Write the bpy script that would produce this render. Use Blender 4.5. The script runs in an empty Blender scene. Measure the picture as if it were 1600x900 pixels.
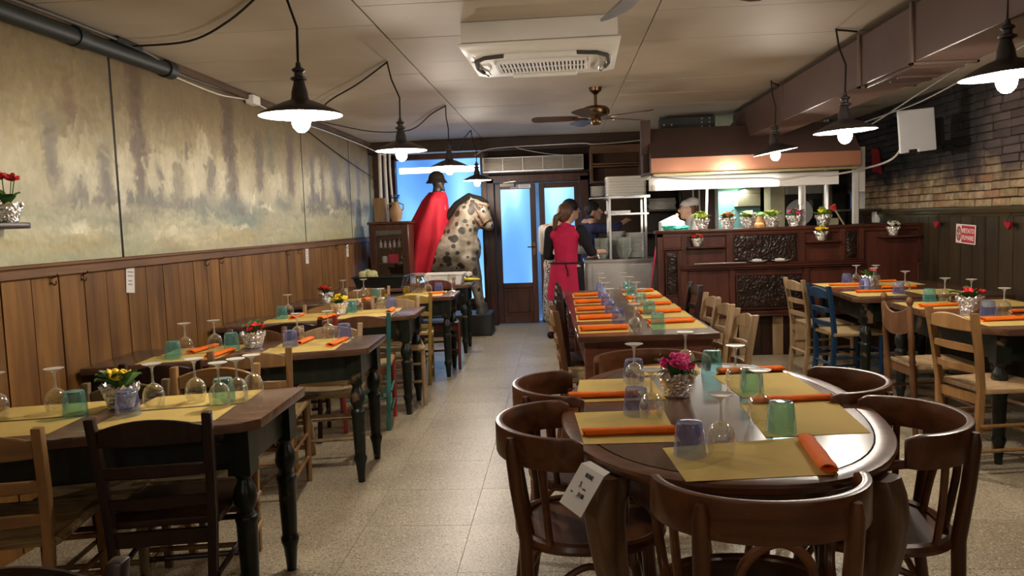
import bpy, bmesh, math, random
import numpy as np
from mathutils import Vector, Matrix, noise as mnoise
random.seed(7)
S = bpy.context.scene
COL = S.collection
PI = math.pi

# ---------------------------------------------------------------- camera
cd = bpy.data.cameras.new('camera')
cam = bpy.data.objects.new('camera', cd); COL.objects.link(cam)
fwd = Vector((-0.06335373, 0.99454233, -0.08289668)); up = Vector((0.02960665, 0.08489995, 0.99594952))
rgt = fwd.cross(up).normalized(); up = rgt.cross(fwd)
cam.matrix_world = Matrix(((rgt.x, up.x, -fwd.x, 0), (rgt.y, up.y, -fwd.y, 0), (rgt.z, up.z, -fwd.z, 1.40), (0, 0, 0, 1)))
cd.sensor_width = 36; cd.lens = 36 * 1230 / 1600; cd.clip_start = .05
S.camera = cam

# ---------------------------------------------------------------- world, view
w = bpy.data.worlds.new('sky'); S.world = w; w.use_nodes = True
w.node_tree.nodes['Background'].inputs[0].default_value = (.30, .52, 1, 1)
w.node_tree.nodes['Background'].inputs[1].default_value = 1.2
S.view_settings.view_transform = 'Standard'; S.view_settings.look = 'None'
S.view_settings.gamma = 1; S.view_settings.use_curve_mapping = False
S.view_settings.exposure = 0.60
S.cycles.transparent_max_bounces = 32
LAMP_W = 24.0          # each pendant bulb
LAMP_C = (1, .885, .745)
TUBE_W = 12.0          # kitchen fluorescent tube
PANE_E = 1.25          # daylight behind the frosted panes

# ---------------------------------------------------------------- mesh builder
class MB:
    def __init__(s): s.v = []; s.f = []
    def add(s, vs, fs, M=None):
        b = len(s.v)
        s.v += [tuple(M @ Vector(p)) for p in vs] if M else [tuple(p) for p in vs]
        s.f += [tuple(i + b for i in f) for f in fs]; return s
    def box(s, x0, x1, y0, y1, z0, z1, M=None):
        return s.add([(x0,y0,z0),(x1,y0,z0),(x1,y1,z0),(x0,y1,z0),(x0,y0,z1),(x1,y0,z1),(x1,y1,z1),(x0,y1,z1)],
                     [(0,3,2,1),(4,5,6,7),(0,1,5,4),(1,2,6,5),(2,3,7,6),(3,0,4,7)], M)
    def bar(s, p, q, w, h, w2=None, h2=None, up=(0,0,1)):
        p, q = Vector(p), Vector(q); d = (q-p).normalized(); u = Vector(up)
        if abs(d.dot(u)) > .95: u = Vector((0,1,0))
        a = d.cross(u).normalized(); b = a.cross(d); w2 = w if w2 is None else w2; h2 = h if h2 is None else h2
        vs = [p-a*w/2-b*h/2, p+a*w/2-b*h/2, p+a*w/2+b*h/2, p-a*w/2+b*h/2, q-a*w2/2-b*h2/2, q+a*w2/2-b*h2/2, q+a*w2/2+b*h2/2, q-a*w2/2+b*h2/2]
        return s.add(vs, [(0,3,2,1),(4,5,6,7),(0,1,5,4),(1,2,6,5),(2,3,7,6),(3,0,4,7)])
    def tube(s, pts, r, n=8, cap=True, flat=1.0, fup=None):
        pts = [Vector(p) for p in pts]; m = len(pts); rr = r if isinstance(r, (list, tuple)) else [r]*m
        vs = []; fs = []; u = None
        for i, p in enumerate(pts):
            d = (pts[min(i+1,m-1)] - pts[max(i-1,0)]).normalized()
            if u is None:
                u = Vector(fup) if fup else (Vector((0,0,1)) if abs(d.z) < .9 else Vector((1,0,0)))
            u = (u - d*u.dot(d)).normalized(); b = d.cross(u)
            for k in range(n):
                t = 2*PI*k/n; vs.append(p + (b*math.cos(t) + u*math.sin(t)*flat)*rr[i])
        for i in range(m-1):
            for k in range(n):
                fs.append((i*n+k, i*n+(k+1)%n, (i+1)*n+(k+1)%n, (i+1)*n+k))
        if cap: fs += [tuple(range(n))[::-1], tuple((m-1)*n+k for k in range(n))]
        return s.add(vs, fs)
    def lathe(s, prof, n=16, c=(0,0,0), M=None, close=False, wob=None):
        vs = []; fs = []; m = len(prof)
        for i, (r, z) in enumerate(prof):
            for k in range(n):
                t = 2*PI*k/n; q = r*(1 + (wob(i,k) if wob else 0))
                vs.append((c[0]+q*math.cos(t), c[1]+q*math.sin(t), c[2]+z))
        for i in range(m-1):
            for k in range(n): fs.append((i*n+k, i*n+(k+1)%n, (i+1)*n+(k+1)%n, (i+1)*n+k))
        if prof[0][0] > 1e-5 and close: fs.append(tuple(range(n))[::-1])
        if prof[-1][0] > 1e-5 and close: fs.append(tuple((m-1)*n+k for k in range(n)))
        return s.add(vs, fs, M)
    def prism(s, poly, a, b, axis='z', M=None):
        n = len(poly); f = {'z': lambda p,t: (p[0],p[1],t), 'y': lambda p,t: (p[0],t,p[1]), 'x': lambda p,t: (t,p[0],p[1])}[axis]
        vs = [f(p,a) for p in poly] + [f(p,b) for p in poly]
        return s.add(vs, [tuple(range(n))[::-1], tuple(range(n,2*n))] + [(i,(i+1)%n,(i+1)%n+n,i+n) for i in range(n)], M)
    def ball(s, c, r, n=12, m=8, M=None):
        r = (r,r,r) if not isinstance(r, (tuple,list)) else r
        vs = [(c[0],c[1],c[2]-r[2])]; fs = []
        for i in range(1,m):
            a = -PI/2 + PI*i/m
            for k in range(n):
                t = 2*PI*k/n; vs.append((c[0]+r[0]*math.cos(a)*math.cos(t), c[1]+r[1]*math.cos(a)*math.sin(t), c[2]+r[2]*math.sin(a)))
        vs.append((c[0],c[1],c[2]+r[2])); L = len(vs)-1
        for k in range(n): fs.append((0, 1+(k+1)%n, 1+k)); fs.append((L, 1+(m-2)*n+k, 1+(m-2)*n+(k+1)%n))
        for i in range(m-2):
            for k in range(n): fs.append((1+i*n+k, 1+i*n+(k+1)%n, 1+(i+1)*n+(k+1)%n, 1+(i+1)*n+k))
        return s.add(vs, fs, M)
    def strip(s, pts, h, t, up=(0,0,1)):
        """a bent board: path of points, height h along up (may be a list), thickness t"""
        pts = [Vector(p) for p in pts]; m = len(pts); U = Vector(up).normalized(); vs = []; fs = []
        hh = h if isinstance(h,(list,tuple)) else [h]*m
        for i, p in enumerate(pts):
            d = (pts[min(i+1,m-1)] - pts[max(i-1,0)]).normalized(); nrm = d.cross(U).normalized()
            vs += [p-nrm*t/2-U*hh[i]/2, p+nrm*t/2-U*hh[i]/2, p+nrm*t/2+U*hh[i]/2, p-nrm*t/2+U*hh[i]/2]
        for i in range(m-1):
            for k in range(4): fs.append((i*4+k, i*4+(k+1)%4, i*4+4+(k+1)%4, i*4+4+k))
        fs += [(3,2,1,0), tuple((m-1)*4+k for k in range(4))]
        return s.add(vs, fs)
    def ribbon(s, a, b, t):
        """slab between two 3D polylines a and b with thickness t along normals"""
        a = [Vector(p) for p in a]; b = [Vector(p) for p in b]; m = len(a); vs = []; fs = []
        for i in range(m):
            d = a[min(i+1,m-1)]-a[max(i-1,0)]; nrm = d.cross(b[i]-a[i]).normalized()*t/2
            vs += [a[i]-nrm, b[i]-nrm, b[i]+nrm, a[i]+nrm]
        for i in range(m-1):
            for k in range(4): fs.append((i*4+k, i*4+(k+1)%4, i*4+4+(k+1)%4, i*4+4+k))
        fs += [(3,2,1,0), tuple((m-1)*4+k for k in range(4))]
        return s.add(vs, fs)

def smooth_path(pts, n=6):
    P = [Vector(p) for p in pts]; out = []
    for i in range(len(P)-1):
        p0, p1, p2, p3 = P[max(i-1,0)], P[i], P[i+1], P[min(i+2,len(P)-1)]
        for k in range(n):
            u = k/n; out.append(.5*((2*p1)+(p2-p0)*u+(2*p0-5*p1+4*p2-p3)*u*u+(3*p1-p0-3*p2+p3)*u**3))
    return out+[P[-1]]
def mesh_of(mb, name, bevel=0, seg=1, ang=40):
    me = bpy.data.meshes.new(name); me.from_pydata([tuple(p) for p in mb.v], [], mb.f)
    bm = bmesh.new(); bm.from_mesh(me); bmesh.ops.recalc_face_normals(bm, faces=bm.faces)
    if bevel:
        es = [e for e in bm.edges if len(e.link_faces) == 2 and e.calc_face_angle() > .6]
        bmesh.ops.bevel(bm, geom=es, offset=bevel, segments=seg, affect='EDGES', profile=.6, clamp_overlap=True)
    lim = math.radians(ang)
    for f in bm.faces: f.smooth = True
    for e in bm.edges:
        if len(e.link_faces) == 2 and e.calc_face_angle() > lim: e.smooth = False
    bm.to_mesh(me); bm.free(); return me

def O(mb, name, mat, parent=None, bevel=0, seg=1, ang=40, loc=None):
    me = mb if isinstance(mb, bpy.types.Mesh) else mesh_of(mb, name, bevel, seg, ang)
    o = bpy.data.objects.new(name, me); COL.objects.link(o)
    if mat is not None and not me.materials: me.materials.append(mat)
    if parent: o.parent = parent
    if loc: o.location = loc
    return o
def tag(o, label, cat, group=None):
    o['label'] = label; o['category'] = cat
    if group: o['group'] = group
    return o
def T(name, label, cat, loc=(0,0,0), rz=0, group=None):
    o = bpy.data.objects.new(name, None); COL.objects.link(o); o.empty_display_size = .1
    o.location = loc; o.rotation_euler = (0,0,rz); return tag(o, label, cat, group)
def ST(o, label=None):
    o['kind'] = 'structure'
    if label: o['label'] = label
    return o
def dup(root, loc, rz, label, group=None):
    r = root.copy(); COL.objects.link(r); r.location = loc; r.rotation_euler = (0,0,rz); r['label'] = label
    if group: r['group'] = group
    for ch in root.children:
        c = ch.copy(); COL.objects.link(c); c.parent = r
        for g in ch.children:
            d = g.copy(); COL.objects.link(d); d.parent = c
    return r
def lab(o, l): o['label'] = l; return o

# ---------------------------------------------------------------- materials
def nt(name):
    m = bpy.data.materials.new(name); m.use_nodes = True; t = m.node_tree
    return m, t, t.nodes['Principled BSDF'], lambda k: t.nodes.new(k)
def coords(t, N, scale=(1,1,1), rand=True, kind='Object'):
    tc = N('ShaderNodeTexCoord'); mp = N('ShaderNodeMapping'); mp.inputs['Scale'].default_value = scale
    if rand:
        oi = N('ShaderNodeObjectInfo'); mu = N('ShaderNodeMath'); mu.operation = 'MULTIPLY'; mu.inputs[1].default_value = 31.7
        t.links.new(oi.outputs['Random'], mu.inputs[0]); t.links.new(mu.outputs[0], mp.inputs['Location'])
    t.links.new(tc.outputs[kind], mp.inputs['Vector']); return mp.outputs[0]
def rgba(c): return (c[0], c[1], c[2], 1)
def sc(c, k): return tuple(min(1, x*k) for x in c)
def ramp(N, pts):
    r = N('ShaderNodeValToRGB'); e = r.color_ramp.elements
    while len(e) < len(pts): e.new(.5)
    for i, (p, c) in enumerate(pts): e[i].position = p; e[i].color = rgba(c)
    return r
def bump(t, N, bs, vec, scale, strength, dist=.01, detail=4):
    n = N('ShaderNodeTexNoise'); n.inputs['Scale'].default_value = scale; n.inputs['Detail'].default_value = detail
    if vec is not None: t.links.new(vec, n.inputs['Vector'])
    b = N('ShaderNodeBump'); b.inputs['Strength'].default_value = strength; b.inputs['Distance'].default_value = dist
    t.links.new(n.outputs[0], b.inputs['Height']); t.links.new(b.outputs[0], bs.inputs['Normal']); return b
def MT(name, c, rough=.5, metal=0, var=.12, scale=6, bmp=0, bs=60, st=(1,1,1), emit=0, c2=None, ec=None, coat=0):
    m, t, b, N = nt(name); v = coords(t, N, st)
    n = N('ShaderNodeTexNoise'); n.inputs['Scale'].default_value = scale; n.inputs['Detail'].default_value = 5; t.links.new(v, n.inputs['Vector'])
    r = ramp(N, [(.3, sc(c,1-var)), (.7, c2 or sc(c,1+var))]); t.links.new(n.outputs[0], r.inputs[0]); t.links.new(r.outputs[0], b.inputs['Base Color'])
    b.inputs['Roughness'].default_value = rough; b.inputs['Metallic'].default_value = metal; b.inputs['Coat Weight'].default_value = coat
    b.inputs['Coat Roughness'].default_value = .25
    if rough >= .7: b.inputs['Specular IOR Level'].default_value = .2
    if bmp: bump(t, N, b, v, bs, bmp)
    if emit: b.inputs['Emission Color'].default_value = rgba(ec or c); b.inputs['Emission Strength'].default_value = emit
    return m
def WOOD(name, dark, light, axis=2, rough=.45, fine=14, worn=None, coat=.0, knots=0, bstr=.25):
    m, t, b, N = nt(name); s = [fine]*3; s[axis] = fine*.09; v = coords(t, N, tuple(s))
    n = N('ShaderNodeTexNoise'); n.inputs['Scale'].default_value = 1; n.inputs['Detail'].default_value = 7; n.inputs['Distortion'].default_value = 1.2
    t.links.new(v, n.inputs['Vector'])
    r = ramp(N, [(.28, dark), (.5, tuple((a+d)/2 for a, d in zip(dark, light))), (.72, light)]); t.links.new(n.outputs[0], r.inputs[0]); out = r.outputs[0]
    v2 = coords(t, N, (1,1,1))
    n2 = N('ShaderNodeTexNoise'); n2.inputs['Scale'].default_value = 2.2; n2.inputs['Detail'].default_value = 3; t.links.new(v2, n2.inputs['Vector'])
    mx = N('ShaderNodeMixRGB'); mx.blend_type = 'MULTIPLY'; mx.inputs[0].default_value = .55
    r2 = ramp(N, [(.3, (.55,.5,.45)), (.65, (1.15,1.1,1.0))]); t.links.new(n2.outputs[0], r2.inputs[0])
    t.links.new(out, mx.inputs[1]); t.links.new(r2.outputs[0], mx.inputs[2]); out = mx.outputs[0]
    oi = N('ShaderNodeObjectInfo'); r3 = ramp(N, [(0, (.78,.76,.74)), (1, (1.12,1.1,1.08))]); t.links.new(oi.outputs['Random'], r3.inputs[0])
    m3 = N('ShaderNodeMixRGB'); m3.blend_type = 'MULTIPLY'; m3.inputs[0].default_value = .8; t.links.new(out, m3.inputs[1]); t.links.new(r3.outputs[0], m3.inputs[2]); out = m3.outputs[0]
    if worn:
        n4 = N('ShaderNodeTexNoise'); n4.inputs['Scale'].default_value = 9; n4.inputs['Detail'].default_value = 6; t.links.new(v2, n4.inputs['Vector'])
        r4 = ramp(N, [(.62, (0,0,0)), (.68, (1,1,1))]); t.links.new(n4.outputs[0], r4.inputs[0])
        m4 = N('ShaderNodeMixRGB'); t.links.new(r4.outputs[0], m4.inputs[0]); t.links.new(out, m4.inputs[1]); m4.inputs[2].default_value = rgba(worn); out = m4.outputs[0]
    t.links.new(out, b.inputs['Base Color']); b.inputs['Roughness'].default_value = rough; b.inputs['Coat Weight'].default_value = coat; b.inputs['Coat Roughness'].default_value = .2
    b.inputs['Specular IOR Level'].default_value = .32
    bp = N('ShaderNodeBump'); bp.inputs['Strength'].default_value = bstr; bp.inputs['Distance'].default_value = .004
    t.links.new(n.outputs[0], bp.inputs['Height']); t.links.new(bp.outputs[0], b.inputs['Normal'])
    return m
def GLASS(name, tint, refl=.05, ior=1.5, rough=.02, body=None, bmix=0, bbase=0):
    """thin glass: tinted see-through plus a Fresnel reflection"""
    m, t, b, N = nt(name); t.nodes.remove(b); out = t.nodes['Material Output']
    tr = N('ShaderNodeBsdfTransparent'); tr.inputs[0].default_value = rgba(tint)
    gl = N('ShaderNodeBsdfGlossy'); gl.inputs['Roughness'].default_value = rough; gl.inputs[0].default_value = (1,1,1,1)
    lw = N('ShaderNodeLayerWeight'); lw.inputs[0].default_value = .32
    mm = N('ShaderNodeMath'); mm.operation = 'MULTIPLY_ADD'; mm.inputs[1].default_value = .75; mm.inputs[2].default_value = refl
    t.links.new(lw.outputs['Facing'], mm.inputs[0]); mm.use_clamp = True
    mx = N('ShaderNodeMixShader'); t.links.new(mm.outputs[0], mx.inputs[0]); t.links.new(tr.outputs[0], mx.inputs[1]); t.links.new(gl.outputs[0], mx.inputs[2])
    res = mx.outputs[0]
    if body:   # diffuse body colour, stronger edge-on to stand in for bright rim reflections
        di = N('ShaderNodeBsdfDiffuse'); di.inputs[0].default_value = rgba(body)
        pw = N('ShaderNodeMath'); pw.operation = 'POWER'; pw.inputs[1].default_value = 2.2; t.links.new(lw.outputs['Facing'], pw.inputs[0])
        m2 = N('ShaderNodeMath'); m2.operation = 'MULTIPLY_ADD'; m2.inputs[1].default_value = bmix; m2.inputs[2].default_value = bbase; t.links.new(pw.outputs[0], m2.inputs[0])
        m3 = N('ShaderNodeMixShader'); t.links.new(m2.outputs[0], m3.inputs[0]); t.links.new(res, m3.inputs[1]); t.links.new(di.outputs[0], m3.inputs[2]); res = m3.outputs[0]
    t.links.new(res, out.inputs[0]); return m
def EMIT(name, c, s):
    m, t, b, N = nt(name); t.nodes.remove(b); e = N('ShaderNodeEmission'); e.inputs[0].default_value = rgba(c); e.inputs[1].default_value = s
    t.links.new(e.outputs[0], t.nodes['Material Output'].inputs[0]); return m
def FOIL(name):
    m, t, b, N = nt(name); b.inputs['Base Color'].default_value = (.93,.92,.91,1); b.inputs['Metallic'].default_value = 1; b.inputs['Roughness'].default_value = .30
    bump(t, N, b, coords(t, N), 45, .5, .006, 3); return m

OAK = WOOD('honey wood', (.22,.115,.040), (.40,.225,.085), 2, .42)
OAKX = WOOD('honey wood rails', (.22,.115,.040), (.40,.225,.085), 0, .42)
PALE = WOOD('pale worn wood', (.26,.17,.09), (.46,.33,.19), 2, .5)
BROWN = WOOD('brown wood', (.10,.045,.020), (.20,.095,.042), 2, .4)
DARKW = WOOD('dark stained wood', (.015,.007,.005), (.042,.018,.011), 2, .34)
BENT = WOOD('bentwood', (.075,.026,.010), (.19,.072,.026), 0, .33, coat=.25)
BENTZ = WOOD('bentwood upright', (.065,.023,.009), (.16,.062,.023), 2, .33, coat=.25)
TOPW = WOOD('table top wood', (.070,.034,.020), (.165,.086,.050), 0, .25, coat=.35, bstr=.08)
TOPD = WOOD('oval top wood', (.060,.026,.015), (.13,.060,.034), 1, .20, coat=.6, bstr=.06)
GREENP = WOOD('worn dark green paint', (.005,.008,.006), (.014,.019,.014), 2, .32, worn=(.12,.075,.04))
REDP = WOOD('red paint', (.30,.035,.03), (.42,.06,.05), 2, .5)
TEALP = WOOD('teal paint', (.03,.17,.18), (.06,.26,.26), 2, .5)
BLUEP = WOOD('navy blue paint', (.006,.028,.075), (.012,.05,.12), 2, .4)
MUST = WOOD('mustard paint', (.23,.15,.03), (.36,.25,.06), 2, .5)
RUSH = WOOD('woven rush', (.20,.13,.055), (.46,.34,.17), 0, .8, fine=90, bstr=.8)
PLANKM = WOOD('wainscot plank', (.115,.047,.008), (.27,.130,.028), 2, .58, fine=11)
PLANKR = WOOD('dark wainscot plank', (.026,.017,.008), (.062,.043,.021), 2, .45, fine=10)
COUNTW = WOOD('mahogany panel', (.050,.014,.009), (.105,.032,.020), 2, .35, fine=9)
COUNTX = WOOD('mahogany ledge', (.050,.014,.009), (.105,.032,.020), 0, .3, fine=9)
CARVE = WOOD('carved dark wood', (.010,.005,.004), (.030,.014,.009), 0, .3)
DOORW = WOOD('door wood', (.045,.017,.012), (.10,.038,.026), 2, .4)
RAILW = WOOD('rail wood', (.10,.048,.020), (.19,.095,.040), 1, .45)
BLACK = MT('black plastic', (.010,.011,.010), .4)
CORD = MT('dark cord', (.02,.015,.012), .7)
WCORD = MT('white cable', (.62,.58,.52), .5)
WHITE = MT('white enamel', (.78,.75,.70), .35, var=.04)
PAPER = MT('white paper', (.74,.72,.70), .8, var=.04)
INK = MT('ink', (.03,.03,.04), .8)
STEEL = MT('steel', (.55,.55,.54), .28, 1, var=.1)
BRASS = MT('antique brass', (.17,.105,.055), .3, 1, var=.2)
ENAM = MT('dark enamel', (.035,.030,.030), .4)
MATP = MT('ochre paper', (.58,.42,.125), .85, var=.06, scale=4, bmp=.05, bs=30)
ORANGE = MT('orange napkin', (.88,.175,.014), .75, var=.08, scale=9, bmp=.15, bs=90)
CLEAR = GLASS('clear glass', (.94,.94,.93), .11, rough=.045, body=(.9,.9,.88), bmix=.30)
CLEARF = GLASS('clear glass foot', (.90,.90,.89), .16, rough=.10, body=(.9,.9,.88), bmix=.55, bbase=.16)  # whitish base mixed in for the lamp reflections on stem and foot
TEALG = GLASS('teal glass', (.60,.88,.90), .06, rough=.05, body=(.14,.58,.62), bmix=.35, bbase=.12)
BLUEG = GLASS('blue glass', (.66,.73,.96), .06, rough=.05, body=(.20,.27,.68), bmix=.35, bbase=.12)
YELG = GLASS('yellow glass', (.90,.80,.30), .05, rough=.05, body=(.6,.5,.05), bmix=.3, bbase=.1)
FOILM = FOIL('crumpled foil')
LEAF = MT('leaf', (.055,.15,.03), .5, var=.4, scale=20)
LEAFL = MT('bright leaf', (.22,.36,.05), .5, var=.3, scale=20)
REDF = MT('red petal', (.60,.015,.02), .6); PINKF = MT('pink petal', (.80,.045,.26), .6); YELF = MT('yellow petal', (.85,.58,.02), .6)
WHF = MT('white petal', (.80,.76,.66), .6); ORF = MT('orange petal', (.72,.16,.05), .6); LIMEF = MT('lime petal', (.55,.62,.08), .6)
SKIN = MT('skin', (.58,.34,.24), .55, var=.06)
# ================================================================ SETTING
XL, XR, YB, YF, ZC = -2.45, 3.5, 10.8, -2.0, 2.48
PLASTER = MT('old plaster', (.30,.22,.14), .8, var=.15, scale=3, bmp=.2, bs=20)
CEIL = MT('painted ceiling board', (.47,.40,.315), .6, var=.07, scale=2.5, bmp=.12, bs=5)
GAP = MT('dark gap', (.06,.045,.035), .9)
DARKWALL = MT('dark brown wall', (.055,.035,.025), .7, var=.3, scale=3)

def terrazzo():
    m, t, b, N = nt('terrazzo tile'); v = coords(t, N)
    base = N('ShaderNodeTexNoise'); base.inputs['Scale'].default_value = 1.6; base.inputs['Detail'].default_value = 5; t.links.new(v, base.inputs['Vector'])
    r = ramp(N, [(.3, (.33,.275,.18)), (.7, (.48,.41,.285))]); t.links.new(base.outputs[0], r.inputs[0]); out = r.outputs[0]
    for s, lo, hi, c in ((52, .0, .27, (.62,.57,.47)), (60, .0, .27, (.13,.10,.07)), (95, .0, .27, (.05,.04,.032)), (38, .0, .22, (.22,.155,.10))):
        vo = N('ShaderNodeTexVoronoi'); vo.inputs['Scale'].default_value = s; t.links.new(v, vo.inputs['Vector'])
        rr = ramp(N, [(hi*.8, (1,1,1)), (hi, (0,0,0))]); t.links.new(vo.outputs['Distance'], rr.inputs[0])
        mx = N('ShaderNodeMixRGB'); t.links.new(rr.outputs[0], mx.inputs[0]); t.links.new(out, mx.inputs[1]); mx.inputs[2].default_value = rgba(c); out = mx.outputs[0]
    t.links.new(out, b.inputs['Base Color']); b.inputs['Roughness'].default_value = .34
    bump(t, N, b, v, 60, .12); return m
TERR = terrazzo()
floor = ST(O(MB().box(XL-.1, XR+.1, YF-.1, YB+.4, -.12, -.012), 'floor', MT('tile joint', (.26,.215,.155), .9)))
a = .4991
tile_me = mesh_of(MB().box(-a/2, a/2, -a/2, a/2, -.012, 0), 'tile', bevel=.0008)
tile_me.materials.append(TERR)
for i in range(12):
    for j in range(26):
        if j < 2 and i % 12 > 11: continue
        o = O(tile_me, 'tile', None, floor, loc=(XL+.245+i*.5, YF+.3+j*.5, random.uniform(-.0008, 0)))

def slab(name, x0,x1,y0,y1,z0,z1, mat): return ST(O(MB().box(x0,x1,y0,y1,z0,z1), name, mat))
wl = slab('wall_left', XL-.1, XL, YF-.1, YB+.1, -.05, ZC+.05, PLASTER)
wr = slab('wall_right', XR, XR+.1, YF-.1, YB+.1, -.05, ZC+.05, MT('sooty mortar', (.050,.040,.034), .9, var=.3, scale=4, bmp=.3, bs=40))
slab('wall_front', XL, XR, YF-.1, YF, -.05, ZC+.05, PLASTER)
mb = MB()
for x0,x1,z0,z1 in ((XL,-2.27,0,ZC), (-2.27,-1.02,0,.34), (-2.27,-1.02,2.33,ZC), (-1.02,-.94,0,ZC), (-.94,.38,1.99,ZC), (.38,XR,0,ZC)): mb.box(x0,x1,YB,YB+.12,z0,z1)
ST(O(mb, 'wall_back', DARKWALL))
ceil = slab('ceiling', XL-.1, XR+.1, YF-.1, YB+.2, ZC+.02, ZC+.1, GAP)
cp = mesh_of(MB().box(-.745,.745,-.347,.347,0,.02), 'panel', bevel=.002); cp.materials.append(CEIL)
for i in range(4):
    for j in range(19):
        o = O(cp, 'panel', None, ceil, loc=(XL+.745+i*1.4955, YF+.35+j*.697+(.33 if i%2 else 0), ZC+random.uniform(-.0015,.001)))
        o.rotation_euler = (random.uniform(-.0015,.0015), random.uniform(-.001,.001), 0)

# wainscot, left: one plank after another under a rail
O(MB().box(XL, XL+.006, 1.7, 10.35, 0, 1.24), 'backing_board', GAP, wl)
O(MB().box(XR-.006, XR, 1.3, 9.3, 0, 1.33), 'backing_board', GAP, wr)
for j in range(43):
    y = 1.86+j*.2; h = 1.22
    o = O(MB().box(XL, XL+.02, y+.0045, y+.1955, .0, h), 'plank', PLANKM, wl)
    o.location.x = random.uniform(-.001,.002)
mb = MB().box(XL, XL+.038, 1.7, 10.35, 1.22, 1.265); mb.box(XL, XL+.022, 1.7, 10.35, 1.265, 1.285)
ST(O(mb, 'trim_1', RAILW, bevel=.005))

# ---------------------------------------------------------------- the painted panels on the left wall
def fbm(ny, nz, y, z, sy, sz, seed, octv=4):
    r = np.random.RandomState(seed); out = np.zeros((ny, nz)); amp = 1; tot = 0
    for o in range(octv):
        gy = int((y[-1]-y[0])/sy*2**o)+3; gz = int((z[-1]-z[0])/sz*2**o)+3
        g = r.rand(gy, gz); fy = (y-y[0])/(y[-1]-y[0])*(gy-1.001); fz = (z-z[0])/(z[-1]-z[0])*(gz-1.001)
        iy = fy.astype(int); iz = fz.astype(int); ty = fy-iy; tz = fz-iz; ty = ty*ty*(3-2*ty); tz = tz*tz*(3-2*tz)
        A = g[np.ix_(iy,iz)]; B = g[np.ix_(iy+1,iz)]; Cc = g[np.ix_(iy,iz+1)]; D = g[np.ix_(iy+1,iz+1)]
        ty = ty[:,None]; tz = tz[None,:]
        out += amp*((A*(1-ty)+B*ty)*(1-tz)+(Cc*(1-ty)+D*ty)*tz); tot += amp; amp *= .55
    return out/tot
def mural():
    y0, y1, z0, z1 = 2.0, 10.32, 1.285, 2.44
    y = np.arange(y0, y1, .011); z = np.linspace(z0, z1, 108); ny, nz = len(y), len(z)
    Y = y[:,None]+0*z[None,:]; Z = 0*y[:,None]+z[None,:]
    wy = (fbm(ny,nz,y,z,.14,.10,3,5)-.5); wz = (fbm(ny,nz,y,z,.14,.10,4,5)-.5)
    Yw = Y+wy*.13; Zw = Z+wz*.13
    fine = fbm(ny,nz,y,z,.06,.05,5,5); blot = fbm(ny,nz,y,z,.5,.35,6); strk = fbm(ny,nz,y,z,.10,1.1,8,4); horiz = fbm(ny,nz,y,z,.6,.06,9,4)
    zs = [1.28,1.36,1.45,1.54,1.62,1.72,1.84,1.98,2.15,2.44]
    cs = np.array([(.40,.41,.30),(.47,.46,.33),(.46,.44,.31),(.42,.41,.31),(.42,.39,.29),(.46,.42,.30),(.45,.39,.25),(.33,.27,.155),(.22,.165,.08),(.13,.09,.04)])
    C = np.stack([np.interp(Zw, zs, cs[:,k]) for k in range(3)], -1)
    def mix(mask, col, k=1.0):
        nonlocal C
        mm = np.clip(mask*k,0,1)[...,None]; C = C*(1-mm)+np.array(col)*mm
    def sm(a,b,x): t = np.clip((x-a)/(b-a),0,1); return t*t*(3-2*t)
    def blob(yc,zc,ry,rz,p=3): return np.exp(-(np.abs((Yw-yc)/ry)**p+np.abs((Zw-zc)/rz)**p))
    mix(sm(.55,.75,strk)*sm(1.9,2.2,Z), (.15,.095,.045), .22)
    mix(sm(.56,.75,blot)*sm(1.75,2.1,Z), (.13,.08,.04), .5)
    mix(sm(.52,.7,fbm(ny,nz,y,z,.25,.25,21))*sm(1.55,1.66,Z)*(1-sm(1.80,2.05,Z)), (.54,.50,.38), .6)
    mix(sm(.52,.7,horiz)*(1-sm(1.45,1.6,Z)), (.55,.53,.40), .6)
    mix(sm(.5,.7,fbm(ny,nz,y,z,.5,.08,11))*(1-sm(1.40,1.62,Z)), (.30,.35,.29), .55)
    mix(sm(.52,.7,fbm(ny,nz,y,z,.7,.1,12))*(1-sm(1.36,1.5,Z)), (.46,.36,.17), .55)
    # tall trunks and masts, read off the painting
    for yc,wd,zb,zt,col,k in ((4.50,.10,1.62,2.44,(.095,.050,.022),1),(4.47,.06,1.60,2.05,(.17,.12,.09),.8),(5.78,.13,1.62,2.44,(.090,.048,.026),.95),(3.68,.07,1.68,2.0,(.17,.15,.13),.9),
        (3.86,.05,1.95,2.2,(.17,.10,.06),.7),(4.12,.09,1.62,1.92,(.15,.125,.105),.95),(4.72,.05,1.64,1.86,(.14,.12,.10),.85),(4.95,.045,1.66,1.95,(.19,.15,.11),.75),(5.08,.04,1.86,2.05,(.10,.07,.05),.8),
        (5.42,.07,1.66,1.95,(.14,.12,.105),.9),(6.35,.12,1.74,2.2,(.12,.085,.055),.8),(6.6,.10,1.9,2.25,(.12,.13,.09),.6),(7.1,.12,1.7,2.3,(.12,.075,.05),.9),(7.72,.06,1.72,2.15,(.15,.13,.14),.8),(8.05,.05,1.72,2.05,(.13,.11,.11),.8),
        (8.5,.10,1.72,2.2,(.16,.15,.18),.7),(9.05,.12,1.72,2.25,(.15,.14,.17),.8),(9.5,.08,1.75,2.2,(.13,.13,.18),.7),(3.2,.12,1.9,2.3,(.17,.11,.06),.6),(2.6,.15,1.7,2.3,(.18,.12,.07),.6)):
        mix(np.exp(-np.abs((Yw-yc)/(wd*.85))**4)*sm(zb-.04,zb+.05,Zw)*(1-sm(zt-.1,zt+.05,Zw))*(.6+.6*fine), col, min(1,k*1.15))
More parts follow.
